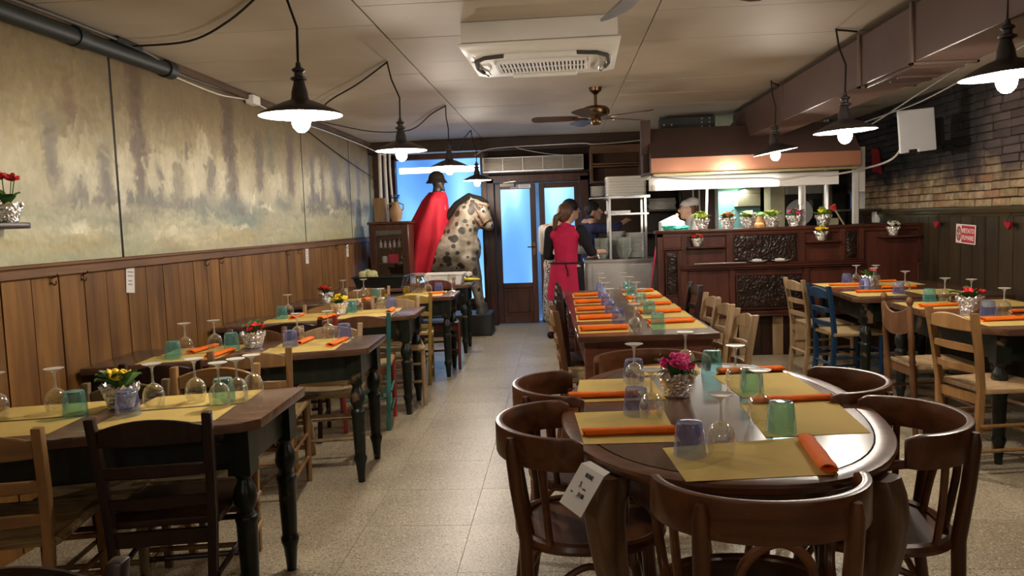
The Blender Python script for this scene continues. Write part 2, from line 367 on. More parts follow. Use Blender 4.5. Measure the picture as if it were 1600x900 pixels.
    # pale gaps between them
    for yc,zc,ry,rz in ((3.82,1.76,.08,.13),(3.98,1.70,.07,.12),(4.30,1.76,.09,.10),(4.62,1.72,.06,.14),(4.84,1.76,.07,.16),(5.20,1.76,.10,.16),(5.62,1.75,.09,.15),(5.32,1.98,.10,.08),(6.05,1.70,.10,.13),(6.7,1.76,.2,.12),(7.5,1.85,.15,.14),(7.9,1.9,.1,.16),(8.25,1.86,.12,.14),(8.8,1.82,.12,.12)):
        mix(blob(yc,zc,ry,rz)*(.5+.7*fine), (.64,.60,.48), .85)
    # dark quay band and hulls
    band = np.exp(-((Zw-(1.60+.02*np.sin(Y*2)))/.055)**2)*sm(.38,.6,fbm(ny,nz,y,z,.3,.12,14))*sm(3.7,3.9,Y)
    mix(band, (.13,.13,.12), .95)
    for yc,zc,ry,rz,col in ((4.0,1.60,.3,.05,(.18,.16,.14)),(4.3,1.49,.18,.05,(.24,.23,.18)),(5.1,1.60,.3,.06,(.16,.16,.15)),(5.75,1.60,.3,.07,(.13,.15,.15)),(6.0,1.50,.35,.045,(.17,.23,.23)),(5.4,1.54,.3,.03,(.20,.23,.20)),(6.9,1.64,.25,.05,(.15,.17,.16)),
        (7.85,1.68,.32,.06,(.13,.12,.14)),(9.0,1.66,.45,.06,(.13,.12,.14)),(8.6,1.72,.12,.14,(.14,.13,.15)),(7.7,1.80,.06,.12,(.15,.13,.14)),(9.6,1.6,.25,.06,(.20,.15,.09))):
        mix(blob(yc,zc,ry,rz)*(.55+.8*fine), col, .9)
    for yc,zc,ry,rz in ((6.15,1.66,.12,.05),(6.4,1.60,.2,.02),(5.85,1.45,.25,.02),(4.9,1.40,.4,.03),(5.2,1.35,.3,.015),(4.25,1.62,.05,.08),(8.4,1.60,.3,.02),(3.9,1.46,.3,.02)):
        mix(blob(yc,zc,ry,rz)*(.4+fine), (.76,.74,.64), .95)
    mix(sm(4.5,4.8,Y)*(1-sm(5.5,6.6,Y))*(1-sm(1.36,1.5,Z)), (.40,.31,.15), .35)
    C *= (.86+.30*fine)[...,None]; C *= np.array([1.02,1.0,.86])
    # the paint goes on in some thousands of short flat strokes
    rs_ = np.random.RandomState(5); Hh = np.zeros((ny,nz)); src = C.copy(); cy_, cz_ = y[1]-y[0], z[1]-z[0]
    for i in range(8000):
        big = i < 4500
        iy, iz = rs_.randint(ny), rs_.randint(nz); zz = z[iz]
        vert = rs_.rand() < (.75 if zz > 1.62 else .2)
        L, W = (rs_.uniform(.06,.20), rs_.uniform(.016,.045)) if big else (rs_.uniform(.03,.10), rs_.uniform(.010,.022))
        th = (PI/2 if vert else 0)+rs_.normal(0,.35); ct, st_ = math.cos(th), math.sin(th); R = L/2
        a0, a1 = max(0,int(iy-R/cy_)-1), min(ny,int(iy+R/cy_)+2); b0, b1 = max(0,int(iz-R/cz_)-1), min(nz,int(iz+R/cz_)+2)
        dy = (np.arange(a0,a1)-iy)[:,None]*cy_; dz = (np.arange(b0,b1)-iz)[None,:]*cz_
        u = (dy*ct+dz*st_)/(L/2); v = (-dy*st_+dz*ct)/(W/2); m_ = (np.abs(u)**4+np.abs(v)**4 < 1)
        col = src[iy,iz]*rs_.uniform(.90,1.12)*(1+rs_.normal(0,.012,3)); k_ = rs_.uniform(.35,.85)
        C[a0:a1,b0:b1][m_] = C[a0:a1,b0:b1][m_]*(1-k_)+col*k_
        Hh[a0:a1,b0:b1][m_] = Hh[a0:a1,b0:b1][m_]*.5+rs_.uniform(0,1)*.5*(1.3 if 1.35 < zz < 1.95 else .6)
    edge = np.ones(ny)
    for c_ in (4.24,7.42,9.12): edge *= np.clip(np.abs(y-c_)/.05,0,1)
    dx = ((fine-.5)*.003+(Hh-.3)*.0028)*edge[:,None]
    mats = None
    m, t, b, N = nt('impasto paint'); at = N('ShaderNodeVertexColor'); at.layer_name = 'paint'; t.links.new(at.outputs[0], b.inputs['Base Color'])
    b.inputs['Roughness'].default_value = .5; bump(t, N, b, coords(t, N, (1,1,1)), 26, .16, .012, 4)
    root = T('harbour_mural', 'long painted mural of a misty harbour on canvas panels above the left wainscot', 'painting', (XL,2.0,z0))
    cuts = [2.0,4.24,7.42,9.12,10.32]
    for i in range(4):
        sel = np.where((y >= cuts[i]+.006) & (y <= cuts[i+1]-.006))[0]; n = len(sel)
        vx = np.stack([.018+dx[sel], Y[sel]-2.0, Z[sel]-z0], -1).reshape(-1,3)
        vx[0::1,0] = np.maximum(vx[:,0], .01)
        idx = np.arange(n*nz).reshape(n,nz); q = np.stack([idx[:-1,:-1], idx[1:,:-1], idx[1:,1:], idx[:-1,1:]], -1).reshape(-1,4)
        me = bpy.data.meshes.new('canvas_panel'); bb = MB().box(.001,.012,y[sel[0]]-2.0,y[sel[-1]]-2.0,0,z1-z0)
        nv = len(vx); vs = np.concatenate([vx, np.array(bb.v)]); fs = q.tolist()+[[k+nv for k in f] for f in bb.f]
        me.from_pydata(vs.tolist(), [], fs)
        for p in me.polygons: p.use_smooth = True
        ca = me.color_attributes.new('paint', 'FLOAT_COLOR', 'POINT')
        cc = np.concatenate([C[sel].reshape(-1,3), np.full((8,3),.12)]); cc = np.concatenate([np.clip(cc,0,1), np.ones((len(cc),1))], 1)
        ca.data.foreach_set('color', cc.astype(np.float32).ravel())
        O(me, 'canvas_panel', m, root)
mural()

# ---------------------------------------------------------------- right wall: planks, rail, bricks
for j in range(40):
    y = 1.3+j*.2
    O(MB().box(XR-.02, XR, y+.004, y+.196, 0, 1.32), 'plank', PLANKR, wr)
prof = [(XR,1.315),(XR-.03,1.315),(XR-.034,1.335),(XR-.05,1.345),(XR-.055,1.365),(XR-.045,1.38),(XR-.03,1.385),(XR-.03,1.395),(XR,1.40)]
ST(O(MB().prism([(x,z) for x,z in prof], 1.3, 9.3, 'y'), 'trim_2', WOOD('olive rail', (.045,.035,.016), (.10,.08,.04), 1, .3, coat=.3)))
def brickmat():
    m, t, b, N = nt('old brick'); g = N('ShaderNodeNewGeometry'); sx = N('ShaderNodeSeparateXYZ'); t.links.new(g.outputs['Position'], sx.inputs[0])
    oi = N('ShaderNodeObjectInfo')
    r = ramp(N, [(0, (.34,.24,.13)), (.35, (.44,.35,.21)), (.6, (.37,.20,.11)), (.8, (.48,.40,.27)), (1, (.32,.18,.10))]); t.links.new(oi.outputs['Random'], r.inputs[0])
    v = coords(t, N); n = N('ShaderNodeTexNoise'); n.inputs['Scale'].default_value = 14; n.inputs['Detail'].default_value = 6; t.links.new(v, n.inputs['Vector'])
    r2 = ramp(N, [(.3, (.55,.52,.5)), (.7, (1.2,1.15,1.1))]); t.links.new(n.outputs[0], r2.inputs[0])
    m1 = N('ShaderNodeMixRGB'); m1.blend_type = 'MULTIPLY'; m1.inputs[0].default_value = 1; t.links.new(r.outputs[0], m1.inputs[1]); t.links.new(r2.outputs[0], m1.inputs[2])
    n2 = N('ShaderNodeTexNoise'); n2.inputs['Scale'].default_value = 3.2; n2.inputs['Detail'].default_value = 6; t.links.new(g.outputs['Position'], n2.inputs['Vector'])
    # soot: above about 1.7 m, lower towards the kitchen
    a1 = N('ShaderNodeMath'); a1.operation = 'MULTIPLY_ADD'; a1.inputs[1].default_value = .55; t.links.new(n2.outputs[0], a1.inputs[0]); t.links.new(sx.outputs['Z'], a1.inputs[2])
    r4 = ramp(N, [(.0, (0,0,0)), (1, (1,1,1))]); mr = N('ShaderNodeMapRange'); mr.inputs['From Min'].default_value = 1.84; mr.inputs['From Max'].default_value = 2.05; t.links.new(a1.outputs[0], mr.inputs['Value'])
    m2 = N('ShaderNodeMixRGB'); t.links.new(mr.outputs[0], m2.inputs[0]); t.links.new(m1.outputs[0], m2.inputs[1])
    sm_ = ramp(N, [(0, (.070,.050,.048)), (1, (.105,.078,.074))]); t.links.new(oi.outputs['Random'], sm_.inputs[0]); t.links.new(sm_.outputs[0], m2.inputs[2])
    # thick black soot high up, towards the kitchen
    ad = N('ShaderNodeMath'); ad.operation = 'MULTIPLY_ADD'; ad.inputs[1].default_value = .8; t.links.new(n2.outputs[0], ad.inputs[0]); t.links.new(sx.outputs['Y'], ad.inputs[2])
    my = N('ShaderNodeMapRange'); my.inputs['From Min'].default_value = 6.9; my.inputs['From Max'].default_value = 7.25; t.links.new(ad.outputs[0], my.inputs['Value'])
    mz = N('ShaderNodeMath'); mz.operation = 'MULTIPLY'; t.links.new(mr.outputs[0], mz.inputs[0]); t.links.new(my.outputs[0], mz.inputs[1])
    m5 = N('ShaderNodeMixRGB'); t.links.new(mz.outputs[0], m5.inputs[0]); t.links.new(m2.outputs[0], m5.inputs[1]); m5.inputs[2].default_value = (.022,.018,.019,1)
    t.links.new(m5.outputs[0], b.inputs['Base Color']); b.inputs['Roughness'].default_value = .8; bump(t, N, b, v, 30, .6, .01, 6); return m
BRICK = brickmat()
bms = []
for k in range(5):
    L = (.245,.245,.235,.125,.25)[k]; bmx = MB().box(-.02,.012,-L/2-.002,L/2+.002,-.0295,.0295); me = mesh_of(bmx, 'brick', bevel=.009, seg=2)
    for vv in me.vertices: vv.co += Vector((random.uniform(-.003,.003), random.uniform(-.004,.004), random.uniform(-.003,.003)))
    me.materials.append(BRICK); bms.append((L, me))
for c in range(16):
    z = 1.40+.029+c*.0665; y = 5.45+(.13 if c%2 else 0)
    while y < 9.55:
        L, me = random.choice(bms[:4] if random.random() < .25 else bms[:3]); o = O(me, 'brick', None, wr, loc=(XR-.008+random.uniform(-.006,.004), y+L/2, z+random.uniform(-.003,.003)))
        o.rotation_euler = (random.uniform(-.012,.012),0,random.uniform(-.01,.01)); y += L+.013

# the courses nearer the camera, outside the frame, joined in one
m = MB()
for c in range(16):
    z = 1.40+.029+c*.0665; y = 5.43-(0 if c%2 else .12)
    while y > 1.5:
        L = .245; m.box(XR-.026, XR+.002+random.uniform(-.006,.004), y-L, y, z-.029, z+.029); y -= L+.013
ex = O(m, 'brick_courses', BRICK, wr, bevel=.006); ex['kind'] = 'stuff'
# ---------------------------------------------------------------- beam, window, door
BEAM = WOOD('dark beam', (.030,.016,.011), (.060,.035,.025), 0, .5)
ST(O(MB().box(XL, 1.12, 10.05, 10.3, 2.33, ZC), 'trim_3', BEAM, bevel=.01))
ST(O(MB().box(XL, XL+.16, 10.3, 10.5, 0, 2.34), 'trim_4', BEAM, bevel=.01))
def pane_mat(name, seed, zt):
    m, t, b, N = nt(name); t.nodes.remove(b); e = N('ShaderNodeEmission'); v = coords(t, N, (1.0,1,1.0), False)
    n = N('ShaderNodeTexNoise'); n.inputs['Scale'].default_value = 1.5; n.inputs['Detail'].default_value = 1.2; n.inputs['Roughness'].default_value = .4
    mp = N('ShaderNodeMapping'); mp.inputs['Location'].default_value = (seed*3.1,seed,seed*1.7); mp.inputs['Scale'].default_value = (1.3,1,.55); t.links.new(v, mp.inputs[0]); t.links.new(mp.outputs[0], n.inputs['Vector'])
    r = ramp(N, [(.22, (.06,.17,.45)), (.45, (.10,.28,.62)), (.62, (.20,.47,.84)), (.78, (.55,.85,1))]); t.links.new(n.outputs[0], r.inputs[0])
    t.links.new(r.outputs[0], e.inputs[0]); e.inputs[1].default_value = PANE_E; t.links.new(e.outputs[0], t.nodes['Material Output'].inputs[0]); return m
w1 = O(MB().box(-2.25,-1.04,10.90,10.91,.36,2.31), 'window_1', pane_mat('frosted shop window', 1.3, 2.3)); ST(w1)
mb = MB().box(-2.31,-2.24,10.78,10.94,.30,2.36); mb.box(-1.06,-.94,10.74,10.94,0,2.36); mb.box(-2.31,-.94,10.78,10.94,2.30,2.37); mb.box(-2.31,-.94,10.76,10.94,.28,.37)
O(mb, 'window_frame', DOORW, w1, bevel=.006)
# brighter band of backlight at the window top, put in as a glowing strip
O(MB().box(-2.2,-1.08,10.885,10.895,2.12,2.20), 'glow_band', EMIT('white band of light', (.85,.95,1), 2.6), w1, bevel=.003)
d = MB().box(-.98,-.88,10.70,10.90,0,2.0); d.box(.28,.40,10.70,10.90,0,2.0); d.box(-.98,.40,10.70,10.90,1.93,2.04)
dr = ST(O(d, 'door_1', DOORW, bevel=.008))
for x0, x1, nm, sd in ((-.875,-.325,'l',2.2),(-.275,.275,'r',3.4)):
    f = MB().box(x0,x0+.075,10.76,10.81,.015,1.92); f.box(x1-.075,x1,10.76,10.81,.015,1.92); f.box(x0+.075,x1-.075,10.76,10.81,1.85,1.92); f.box(x0+.075,x1-.075,10.76,10.81,.50,.57); f.box(x0+.075,x1-.075,10.76,10.81,.015,.12)
    lf = O(f, 'door_leaf', DOORW, dr, bevel=.005)
    O(MB().box(x0+.07,x1-.07,10.780,10.788,.57,1.855), 'pane', pane_mat('frosted door pane', sd, 1.9), lf)
    O(MB().box(x0+.07,x1-.07,10.775,10.795,.115,.505).box(x0+.12,x1-.12,10.766,10.78,.16,.46), 'lower_panel', DOORW, lf, bevel=.006)
    hx = x1-.035 if nm == 'l' else x0+.035
    O(MB().box(hx-.014,hx+.014,10.750,10.76,.95,1.12).tube([(hx,10.752,1.06),(hx,10.715,1.06),(hx+(-.09 if nm=='l' else .09),10.712,1.06)],.009), 'door_handle', BRASS, lf)
# glass light in the slot between the leaves comes from outside
tag(O(MB().box(-2.5,3.2,11.35,11.40,-.1,2.6), 'house_front', MT('pale house front', (.70,.74,.80), .8)), 'pale house front across the street, glimpsed through the slot between the door leaves', 'building')
# ================================================================ TABLES
LEGP = [(.001,0),(.019,.0),(.023,.05),(.028,.10),(.036,.125),(.037,.14),(.030,.152),(.031,.17),(.035,.30),(.037,.375),(.041,.392),(.037,.405),(.025,.415),(.027,.425),(.039,.445),(.042,.47),(.038,.50),(.028,.52),(.024,.535),(.033,.548),(.034,.56)]
leg_turn = mesh_of(MB().lathe(LEGP, 14).box(-.04,.04,-.04,.04,.555,.72), 'leg', ang=35); leg_turn.materials.append(GREENP)
def left_table(label, xr, yn, d, L, k, rot=.05, name='trattoria_table', top=None, legm=None, apr=None, cham=.05):
    """boarded table against the left wall; k is how far its long edges run out of square"""
    t = T(name, label, 'table', (xr, yn, 0))
    P = lambda u, v: (-u - v*rot, -k*u + v)
    c = cham
    poly = [P(c,0), P(0,c*.8), P(0,d-.02), P(.02,d), P(L,d), P(L,0)][::-1]
    O(MB().prism(poly, .715, .75), 'tabletop', top or TOPW, t, bevel=.004, seg=2)
    a, g = .075, .022
    co = [P(a,a*.9), P(a,d-a*.9), P(L-a,d-a*.9), P(L-a,a*.9)]
    for i in range(4):
        p, q = Vector((*co[i],0)), Vector((*co[(i+1)%4],0)); dd = (q-p).normalized()*.03
        O(MB().bar((p+dd)+Vector((0,0,.645)), (q-dd)+Vector((0,0,.645)), g, .14), 'apron', apr or GREENP, t, bevel=.002)
    for p in co:
        o = O(leg_turn if legm is None else legm, 'leg', None, t, loc=(p[0],p[1],0)); o.rotation_euler.z = 0 if legm else random.choice((0,PI/2,PI))
    return t
left_table('dark green table with brown top nearest the camera along the left wall', -1.06, 2.60, .58, 1.34, .30, .03)
left_table('worn dark green table second from the camera along the left wall, with red flowers', -1.06, 4.15, .56, 1.34, .32, .03)
left_table('worn dark green table third from the camera along the left wall, with yellow flowers', -1.09, 5.68, .60, 1.31, .36, .02)
left_table('dark green table fourth along the left wall, with yellow tumbler and upright wine glass', -.99, 7.09, .60, 1.42, .36, .02)
left_table('dark green table farthest along the left wall, carrying black and white tubs', -.99, 8.40, .62, 1.42, .30, .02)

# long table down the middle
REDW = WOOD('reddish table wood', (.085,.026,.016), (.16,.055,.032), 0, .4)
t = T('long_table', 'long reddish wooden table down the middle of the room laid for ten', 'table', (.08, 4.37, 0), math.radians(1.5))
lx, ly = .79, 2.92
for i in range(3):
    O(MB().box(0, lx, i*ly/3+.002, (i+1)*ly/3-.002, .715, .75), 'tabletop', TOPW, t, bevel=.003)
O(MB().box(.06, lx-.06, .045, .07, .56, .715), 'apron', REDW, t, bevel=.003); O(MB().box(.06, lx-.06, ly-.07, ly-.045, .56, .715), 'apron', REDW, t)
O(MB().box(.045, .07, .06, ly-.06, .56, .715), 'apron', REDW, t); O(MB().box(lx-.07, lx-.045, .06, ly-.06, .56, .715), 'apron', REDW, t)
for x in (.075, lx-.075):
    for y in (.08, ly*.5, ly-.08):
        O(MB().bar((x,y,0),(x,y,.715),.055,.055,.075,.075), 'leg', REDW, t, bevel=.004)
O(MB().box(.09, lx-.09, .055, .068, .12, .56), 'end_panel', REDW, t, bevel=.002)

# oval table with cabriole legs
t = T('oval_table', 'big oval dark wooden table with moulded rim and curved legs in the foreground', 'table', (.505, 2.71, 0), math.radians(-4))
def oval(a, b, n=2.35, m=64):
    out = []
    for i in range(m):
        th = 2*PI*i/m; cc, ss = math.cos(th), math.sin(th)
        out.append((a*abs(cc)**(2/n)*(1 if cc>=0 else -1), b*abs(ss)**(2/n)*(1 if ss>=0 else -1)))
    return out
A, B = .515, .825
O(MB().prism(oval(A-.062,B-.062), .722, .7495), 'tabletop', TOPD, t)
rings = [(A-.057,B-.057,.722),(A-.057,B-.057,.7485),(A-.045,B-.045,.7498),(A-.02,B-.02,.7498),(A-.004,B-.004,.746),(A,B,.738),(A-.006,B-.006,.724),(A-.02,B-.02,.714),(A-.06,B-.06,.712),(A-.057,B-.057,.722)]
vs = []; fs = []
for r in rings: vs += [(x,y,r[2]) for x,y in oval(r[0],r[1])]
for i in range(len(rings)-1):
    for k in range(64): fs.append((i*64+k, i*64+(k+1)%64, (i+1)*64+(k+1)%64, (i+1)*64+k))
O(MB().add(vs,fs), 'rim', BENT, t)
vs = []; fs = []
for z, o in ((.712,.10),(.63,.11),(.60,.13),(.60,.15),(.712,.14)):
    vs += [(x,y,z-(.035*abs(math.cos(2*math.atan2(y/B,x/A)))**2 if z < .7 else 0)) for x,y in oval(A-o,B-o)]
for i in range(5):
    for k in range(64): fs.append((i*64+k, i*64+(k+1)%64, ((i+1)%5)*64+(k+1)%64, ((i+1)%5)*64+k))
O(MB().add(vs,fs), 'apron', BENTZ, t)
CABW = WOOD('scuffed cabriole wood', (.11,.062,.034), (.26,.155,.088), 2, .38, worn=(.22,.14,.075))
def lobed(pts, rr, n=24):
    m = MB(); vs = []; fs = []
    for i, p in enumerate(pts):
        for k in range(n):
            th = 2*PI*k/n; q = rr[i]*(1+.11*math.cos(4*th)*(1 if i > 2 else .3)); vs.append((p[0]+q*math.cos(th), p[1]+q*math.sin(th), p[2]))
    for i in range(len(pts)-1):
        for k in range(n): fs.append((i*n+k, i*n+(k+1)%n, (i+1)*n+(k+1)%n, (i+1)*n+k))
    fs += [tuple(range(n))[::-1], tuple((len(pts)-1)*n+k for k in range(n))]
    return m.add(vs, fs)
for sx in (-1,1):
    for sy in (-1,1):
        bx, by = sx*(A-.185), sy*(B-.21); u = Vector((sx*.6,sy*.8,0))
        pts = [Vector((bx,by,0))+u*o+Vector((0,0,z)) for o,z in ((.07,0),(.075,.02),(.05,.07),(.015,.18),(.01,.30),(.025,.42),(.045,.52),(.055,.60),(.045,.67),(.03,.712))]
        O(lobed(pts, [.030,.034,.026,.028,.034,.041,.047,.050,.050,.048]), 'leg', CABW, t)

# right-hand tables
def right_table(label, x0, x1, y0, y1, sk):
    t = T('trattoria_table', label, 'table', (x0, y0, 0)); lx, ly = x1-x0, y1-y0
    c = .09
    poly = [(c,0),(lx,0),(lx,ly),(c+sk,ly),(sk,ly-c),(0,c)]
    O(MB().prism(poly, .715, .75), 'tabletop', TOPW, t, bevel=.004, seg=2)
    co = [(.10,.10),(lx-.08,.10),(lx-.08,ly-.10),(.10+sk,ly-.10)]
    for i in range(4):
        p, q = Vector((*co[i],.64)), Vector((*co[(i+1)%4],.64)); dd = (q-p).normalized()*.03
        O(MB().bar(p+dd,q-dd,.022,.15), 'apron', GREENP, t, bevel=.002)
    for p in co: O(leg_turn, 'leg', None, t, loc=(p[0],p[1],0))
right_table('dark green table on the right nearest the camera, half cut by the frame', 2.24, 3.12, 4.24, 5.80, .05)
right_table('dark green table on the right against the carved wooden counter', 2.17, 3.30, 5.93, 7.34, .10)

# ================================================================ CHAIRS
def slat(w, z, h, y, bow, arch=0, n=9):
    m = MB(); pts = []; hs = []
    for i in range(n):
        s = -1+2*i/(n-1); pts.append((s*w, y-bow*(1-s*s), z+arch*.5*(1-s*s))); hs.append(h+arch*(1-s*s))
    return m.strip(pts, hs, .016)
def ladder_chair(label, loc, rz, post, rail=None, seat=None, rung=None, h=.83, rush=True, leg=None, lpost=None, name='ladder_back_chair', w=.17, group=None):
    rail = rail or post; rung = rung or post; leg = leg or post
    t = T(name, label, 'chair', loc, math.radians(rz), group)
    for s in (-1,1):
        pts = [(s*w*.84,-.035,0),(s*w*.90,-.004,.25),(s*w*.96,0,.46),(s*w*1.01,-.02,.64),(s*w*1.06,-.055,h)]
        m = MB()
        m.strip([(p[0],p[1],p[2]) for p in pts], .036, .030, up=(0,1,0))
        O(m, 'back_post', lpost if (lpost and s < 0) else post, t, bevel=.005, seg=2)
        O(MB().tube([(s*(w+.02),.36,0),(s*(w+.02),.36,.30),(s*(w+.018),.36,.462)], [.015,.019,.020], 10), 'front_leg', leg, t)
        for z in (.14,.27): O(MB().tube([(s*w,-.01,z),(s*(w+.02),.36,z)], .010, 8), 'rung', rung, t)
    for z in (.19,.33): O(MB().tube([(-w-.02,.36,z),(w+.02,.36,z)], .011, 8), 'rung', rung, t)
    O(MB().tube([(-w,-.01,.22),(w,-.01,.22)], .010, 8), 'rung', rung, t)
    for z, hh, ar, yy in ((h-.070,.055,.030,-.048),(h-.190,.036,.006,-.028),(h-.300,.036,.006,-.012)):
        O(slat(w-.008, z, hh, yy, .022, ar), 'back_slat', rail, t, bevel=.004)
    seat = seat or RUSH
    if rush:
        vs = []; fs = []; n = 10
        for i in range(n+1):
            for j in range(n+1):
                x = -1+2*i/n; y = j/n; ww = w+.01+.018*y; dd = max(abs(x), abs(2*y-1)); vs.append((x*ww, y*.385, .462-.012*(1-dd)))
        for i in range(n):
            for j in range(n): fs.append((i*(n+1)+j,(i+1)*(n+1)+j,(i+1)*(n+1)+j+1,i*(n+1)+j+1))
        m = MB().add(vs,fs)
        for p,q in (((-w-.012,.0),(w+.012,.0)),((w+.012,0),(w+.03,.385)),((w+.03,.385),(-w-.03,.385)),((-w-.03,.385),(-w-.012,0))): m.tube([(*p,.452),(*q,.452)], .015, 8)
        O(m, 'seat', seat, t)
    else:
        O(MB().prism([(-w-.012,.012),(w+.012,.012),(w+.035,.33),(w+.01,.395),(-w-.01,.395),(-w-.035,.33)], .438,.464), 'seat', seat, t, bevel=.007, seg=2)
        O(MB().box(-w,w,-.005,.012,.38,.43), 'seat_rail', rail, t); O(MB().box(-w-.01,w+.01,.35,.37,.38,.43), 'seat_rail', rail, t)
    return t
ladder_chair('light brown ladder-back chair in the bottom left corner, cut by the frame', (-1.79,2.27,0), 12, OAK, OAKX, RUSH)
ladder_chair('very dark ladder-back chair with wooden seat at the nearest left table', (-1.335,2.44,0), 11, DARKW, DARKW, DARKW, rush=False, w=.168)
ladder_chair('honey coloured ladder-back chair with rush seat behind the nearest left table', (-1.50,3.23,0), 188, OAK, OAKX, RUSH, w=.165)
ladder_chair('dull olive ladder-back chair by the wall behind the nearest left table', (-1.81,3.07,0), 190, WOOD('olive brown wood', (.09,.06,.025),(.18,.13,.06),2,.5), None, RUSH, h=.80, w=.15)
ladder_chair('dark brown chair near the wall on the camera side of the second left table', (-1.86,3.52,0), 12, DARKW, None, DARKW, rush=False, h=.82, w=.155)
ladder_chair('medium brown ladder-back chair on the camera side of the second left table', (-1.565,3.83,0), 11, WOOD('tan wood',(.17,.09,.035),(.30,.17,.075),2,.42), None, RUSH, h=.82, w=.178)
ladder_chair('greyish brown low-backed chair with rush seat behind the second left table', (-1.43,4.72,0), 190, PALE, None, RUSH, h=.81, w=.17)
ladder_chair('dark reddish chair by the wall behind the second left table', (-1.83,4.55,0), 190, BROWN, None, BROWN, rush=False, h=.82, w=.15)
ladder_chair('black-brown chair by the wall in front of the third left table', (-1.77,4.98,0), 15, DARKW, None, DARKW, rush=False, h=.82, w=.18)
ladder_chair('chair with one teal post, red legs and brown top rail at the third left table', (-1.37,5.28,0), 12, TEALP, BROWN, PALE, TEALP, rush=False, leg=REDP, lpost=REDP, h=.82, w=.17)
ladder_chair('pale grey-brown chair behind the third left table, next to the aisle', (-1.36,6.32,0), 192, PALE, None, RUSH, h=.82, w=.175)
ladder_chair('tan chair by the wall behind the third left table', (-1.80,5.96,0), 194, PALE, OAKX, RUSH, h=.82, w=.18)
ladder_chair('mustard yellow ladder-back chair in front of the fourth left table', (-1.34,6.78,0), 12, MUST, None, RUSH, h=.82, w=.18)
ladder_chair('dark brown chair by the wall in front of the fourth left table', (-1.74,6.52,0), 14, BROWN, None, BROWN, rush=False, h=.81, w=.16)
ladder_chair('light brown chair by the wall behind the fourth left table', (-1.86,7.42,0), 194, OAK, None, RUSH, h=.83, w=.19)
ladder_chair('dark red-brown chair behind the fourth left table, next to the aisle', (-1.26,7.83,0), 190, WOOD('red brown wood',(.07,.018,.014),(.13,.04,.03),2,.4), None, DARKW, rush=False, h=.86, w=.17)
ladder_chair('nearly black chair whose top rail just shows in the bottom left corner', (-.985,1.235,0), 184, DARKW, None, DARKW, rush=False, h=.83, w=.18)
# centre table, left side: their backs stand towards the aisle
ladder_chair('dark chair with worn light top at the near left corner of the long table', (-.0,4.80,0), -86, BROWN, OAKX, RUSH, h=.87)
for y, l in ((5.40,'dark chair second from the camera on the aisle side of the long table'),(6.00,'dark chair third from the camera on the aisle side of the long table'),(6.62,'dark chair farthest along the aisle side of the long table')):
    ladder_chair(l, (.02,y,0), -87, DARKW, None, DARKW, rush=False, h=.87)
ladder_chair('pale wooden chair nearest the camera on the counter side of the long table', (.985,4.52,0), 93, PALE, None, RUSH, h=.85)
ladder_chair('pale wooden chair second from the camera on the counter side of the long table', (.985,5.09,0), 92, PALE, None, RUSH, h=.85)
ladder_chair('pale wooden chair third from the camera on the counter side of the long table', (.99,5.56,0), 92, PALE, None, RUSH, h=.85)
ladder_chair('dark chair farthest from the camera on the counter side of the long table', (1.0,6.28,0), 93, DARKW, None, DARKW, rush=False, h=.87)
# right tables, seen from the aisle
ladder_chair('light yellowish ladder-back chair at the near right table', (2.10,4.28,0), -80, OAK, None, PALE, OAK, rush=False, h=.86, w=.172)
ladder_chair('navy blue painted chair with rush seat at the right table by the counter', (2.06,6.30,0), -83, BLUEP, None, RUSH, BLUEP, h=.83, w=.165)
ladder_chair('pale brown ladder-back chair at the far end of the right table by the counter', (2.03,6.84,0), -84, PALE, None, PALE, rush=False, h=.84, w=.18)

def vase_chair(label, loc, rz):
    t = T('turned_post_chair', label, 'chair', loc, math.radians(rz)); w = .165
    P = [(.001,0),(.016,0),(.017,.10),(.020,.30),(.021,.44),(.017,.47),(.021,.485),(.017,.50),(.018,.62),(.021,.64),(.016,.66),(.019,.80),(.012,.825),(.020,.84),(.021,.855),(.014,.872),(.001,.878)]
    for s in (-1,1):
        M = Matrix.Translation((s*w,0,0)) @ Matrix(((1,0,0,0),(0,1,-.05,0),(0,0,1,0),(0,0,0,1)))
        O(MB().lathe(P,12,M=M), 'back_post', BROWN, t)
        O(MB().tube([(s*(w+.02),.36,0),(s*(w+.02),.36,.45)],[.015,.020],10), 'front_leg', BROWN, t)
        for z in (.15,.28): O(MB().tube([(s*w,-.01,z),(s*(w+.02),.36,z)],.010,8), 'rung', BROWN, t)
    for z in (.2,.33): O(MB().tube([(-w-.02,.36,z),(w+.02,.36,z)],.011,8), 'rung', BROWN, t)
    pts = []; hs = []; n = 13
    for i in range(n):
        s = -1+2*i/(n-1); top = .79+.035*abs(s)**3-.02*(1-abs(s)); bot = .665-.03*(1-s*s); pts.append((s*w,-.036-.02*(1-s*s),(top+bot)/2)); hs.append(top-bot)
    O(MB().strip(pts,hs,.014), 'splat', BROWN, t, bevel=.003)
    O(MB().prism([(-w-.01,0),(w+.01,0),(w+.035,.33),(w+.01,.39),(-w-.01,.39),(-w-.035,.33)],.436,.462), 'seat', PALE, t, bevel=.006)
    O(MB().box(-w,w,-.008,.010,.39,.435), 'seat_rail', BROWN, t)
vase_chair('brown chair with ball finials and broad curved splat at the near right table', (2.09,4.95,0), -87)

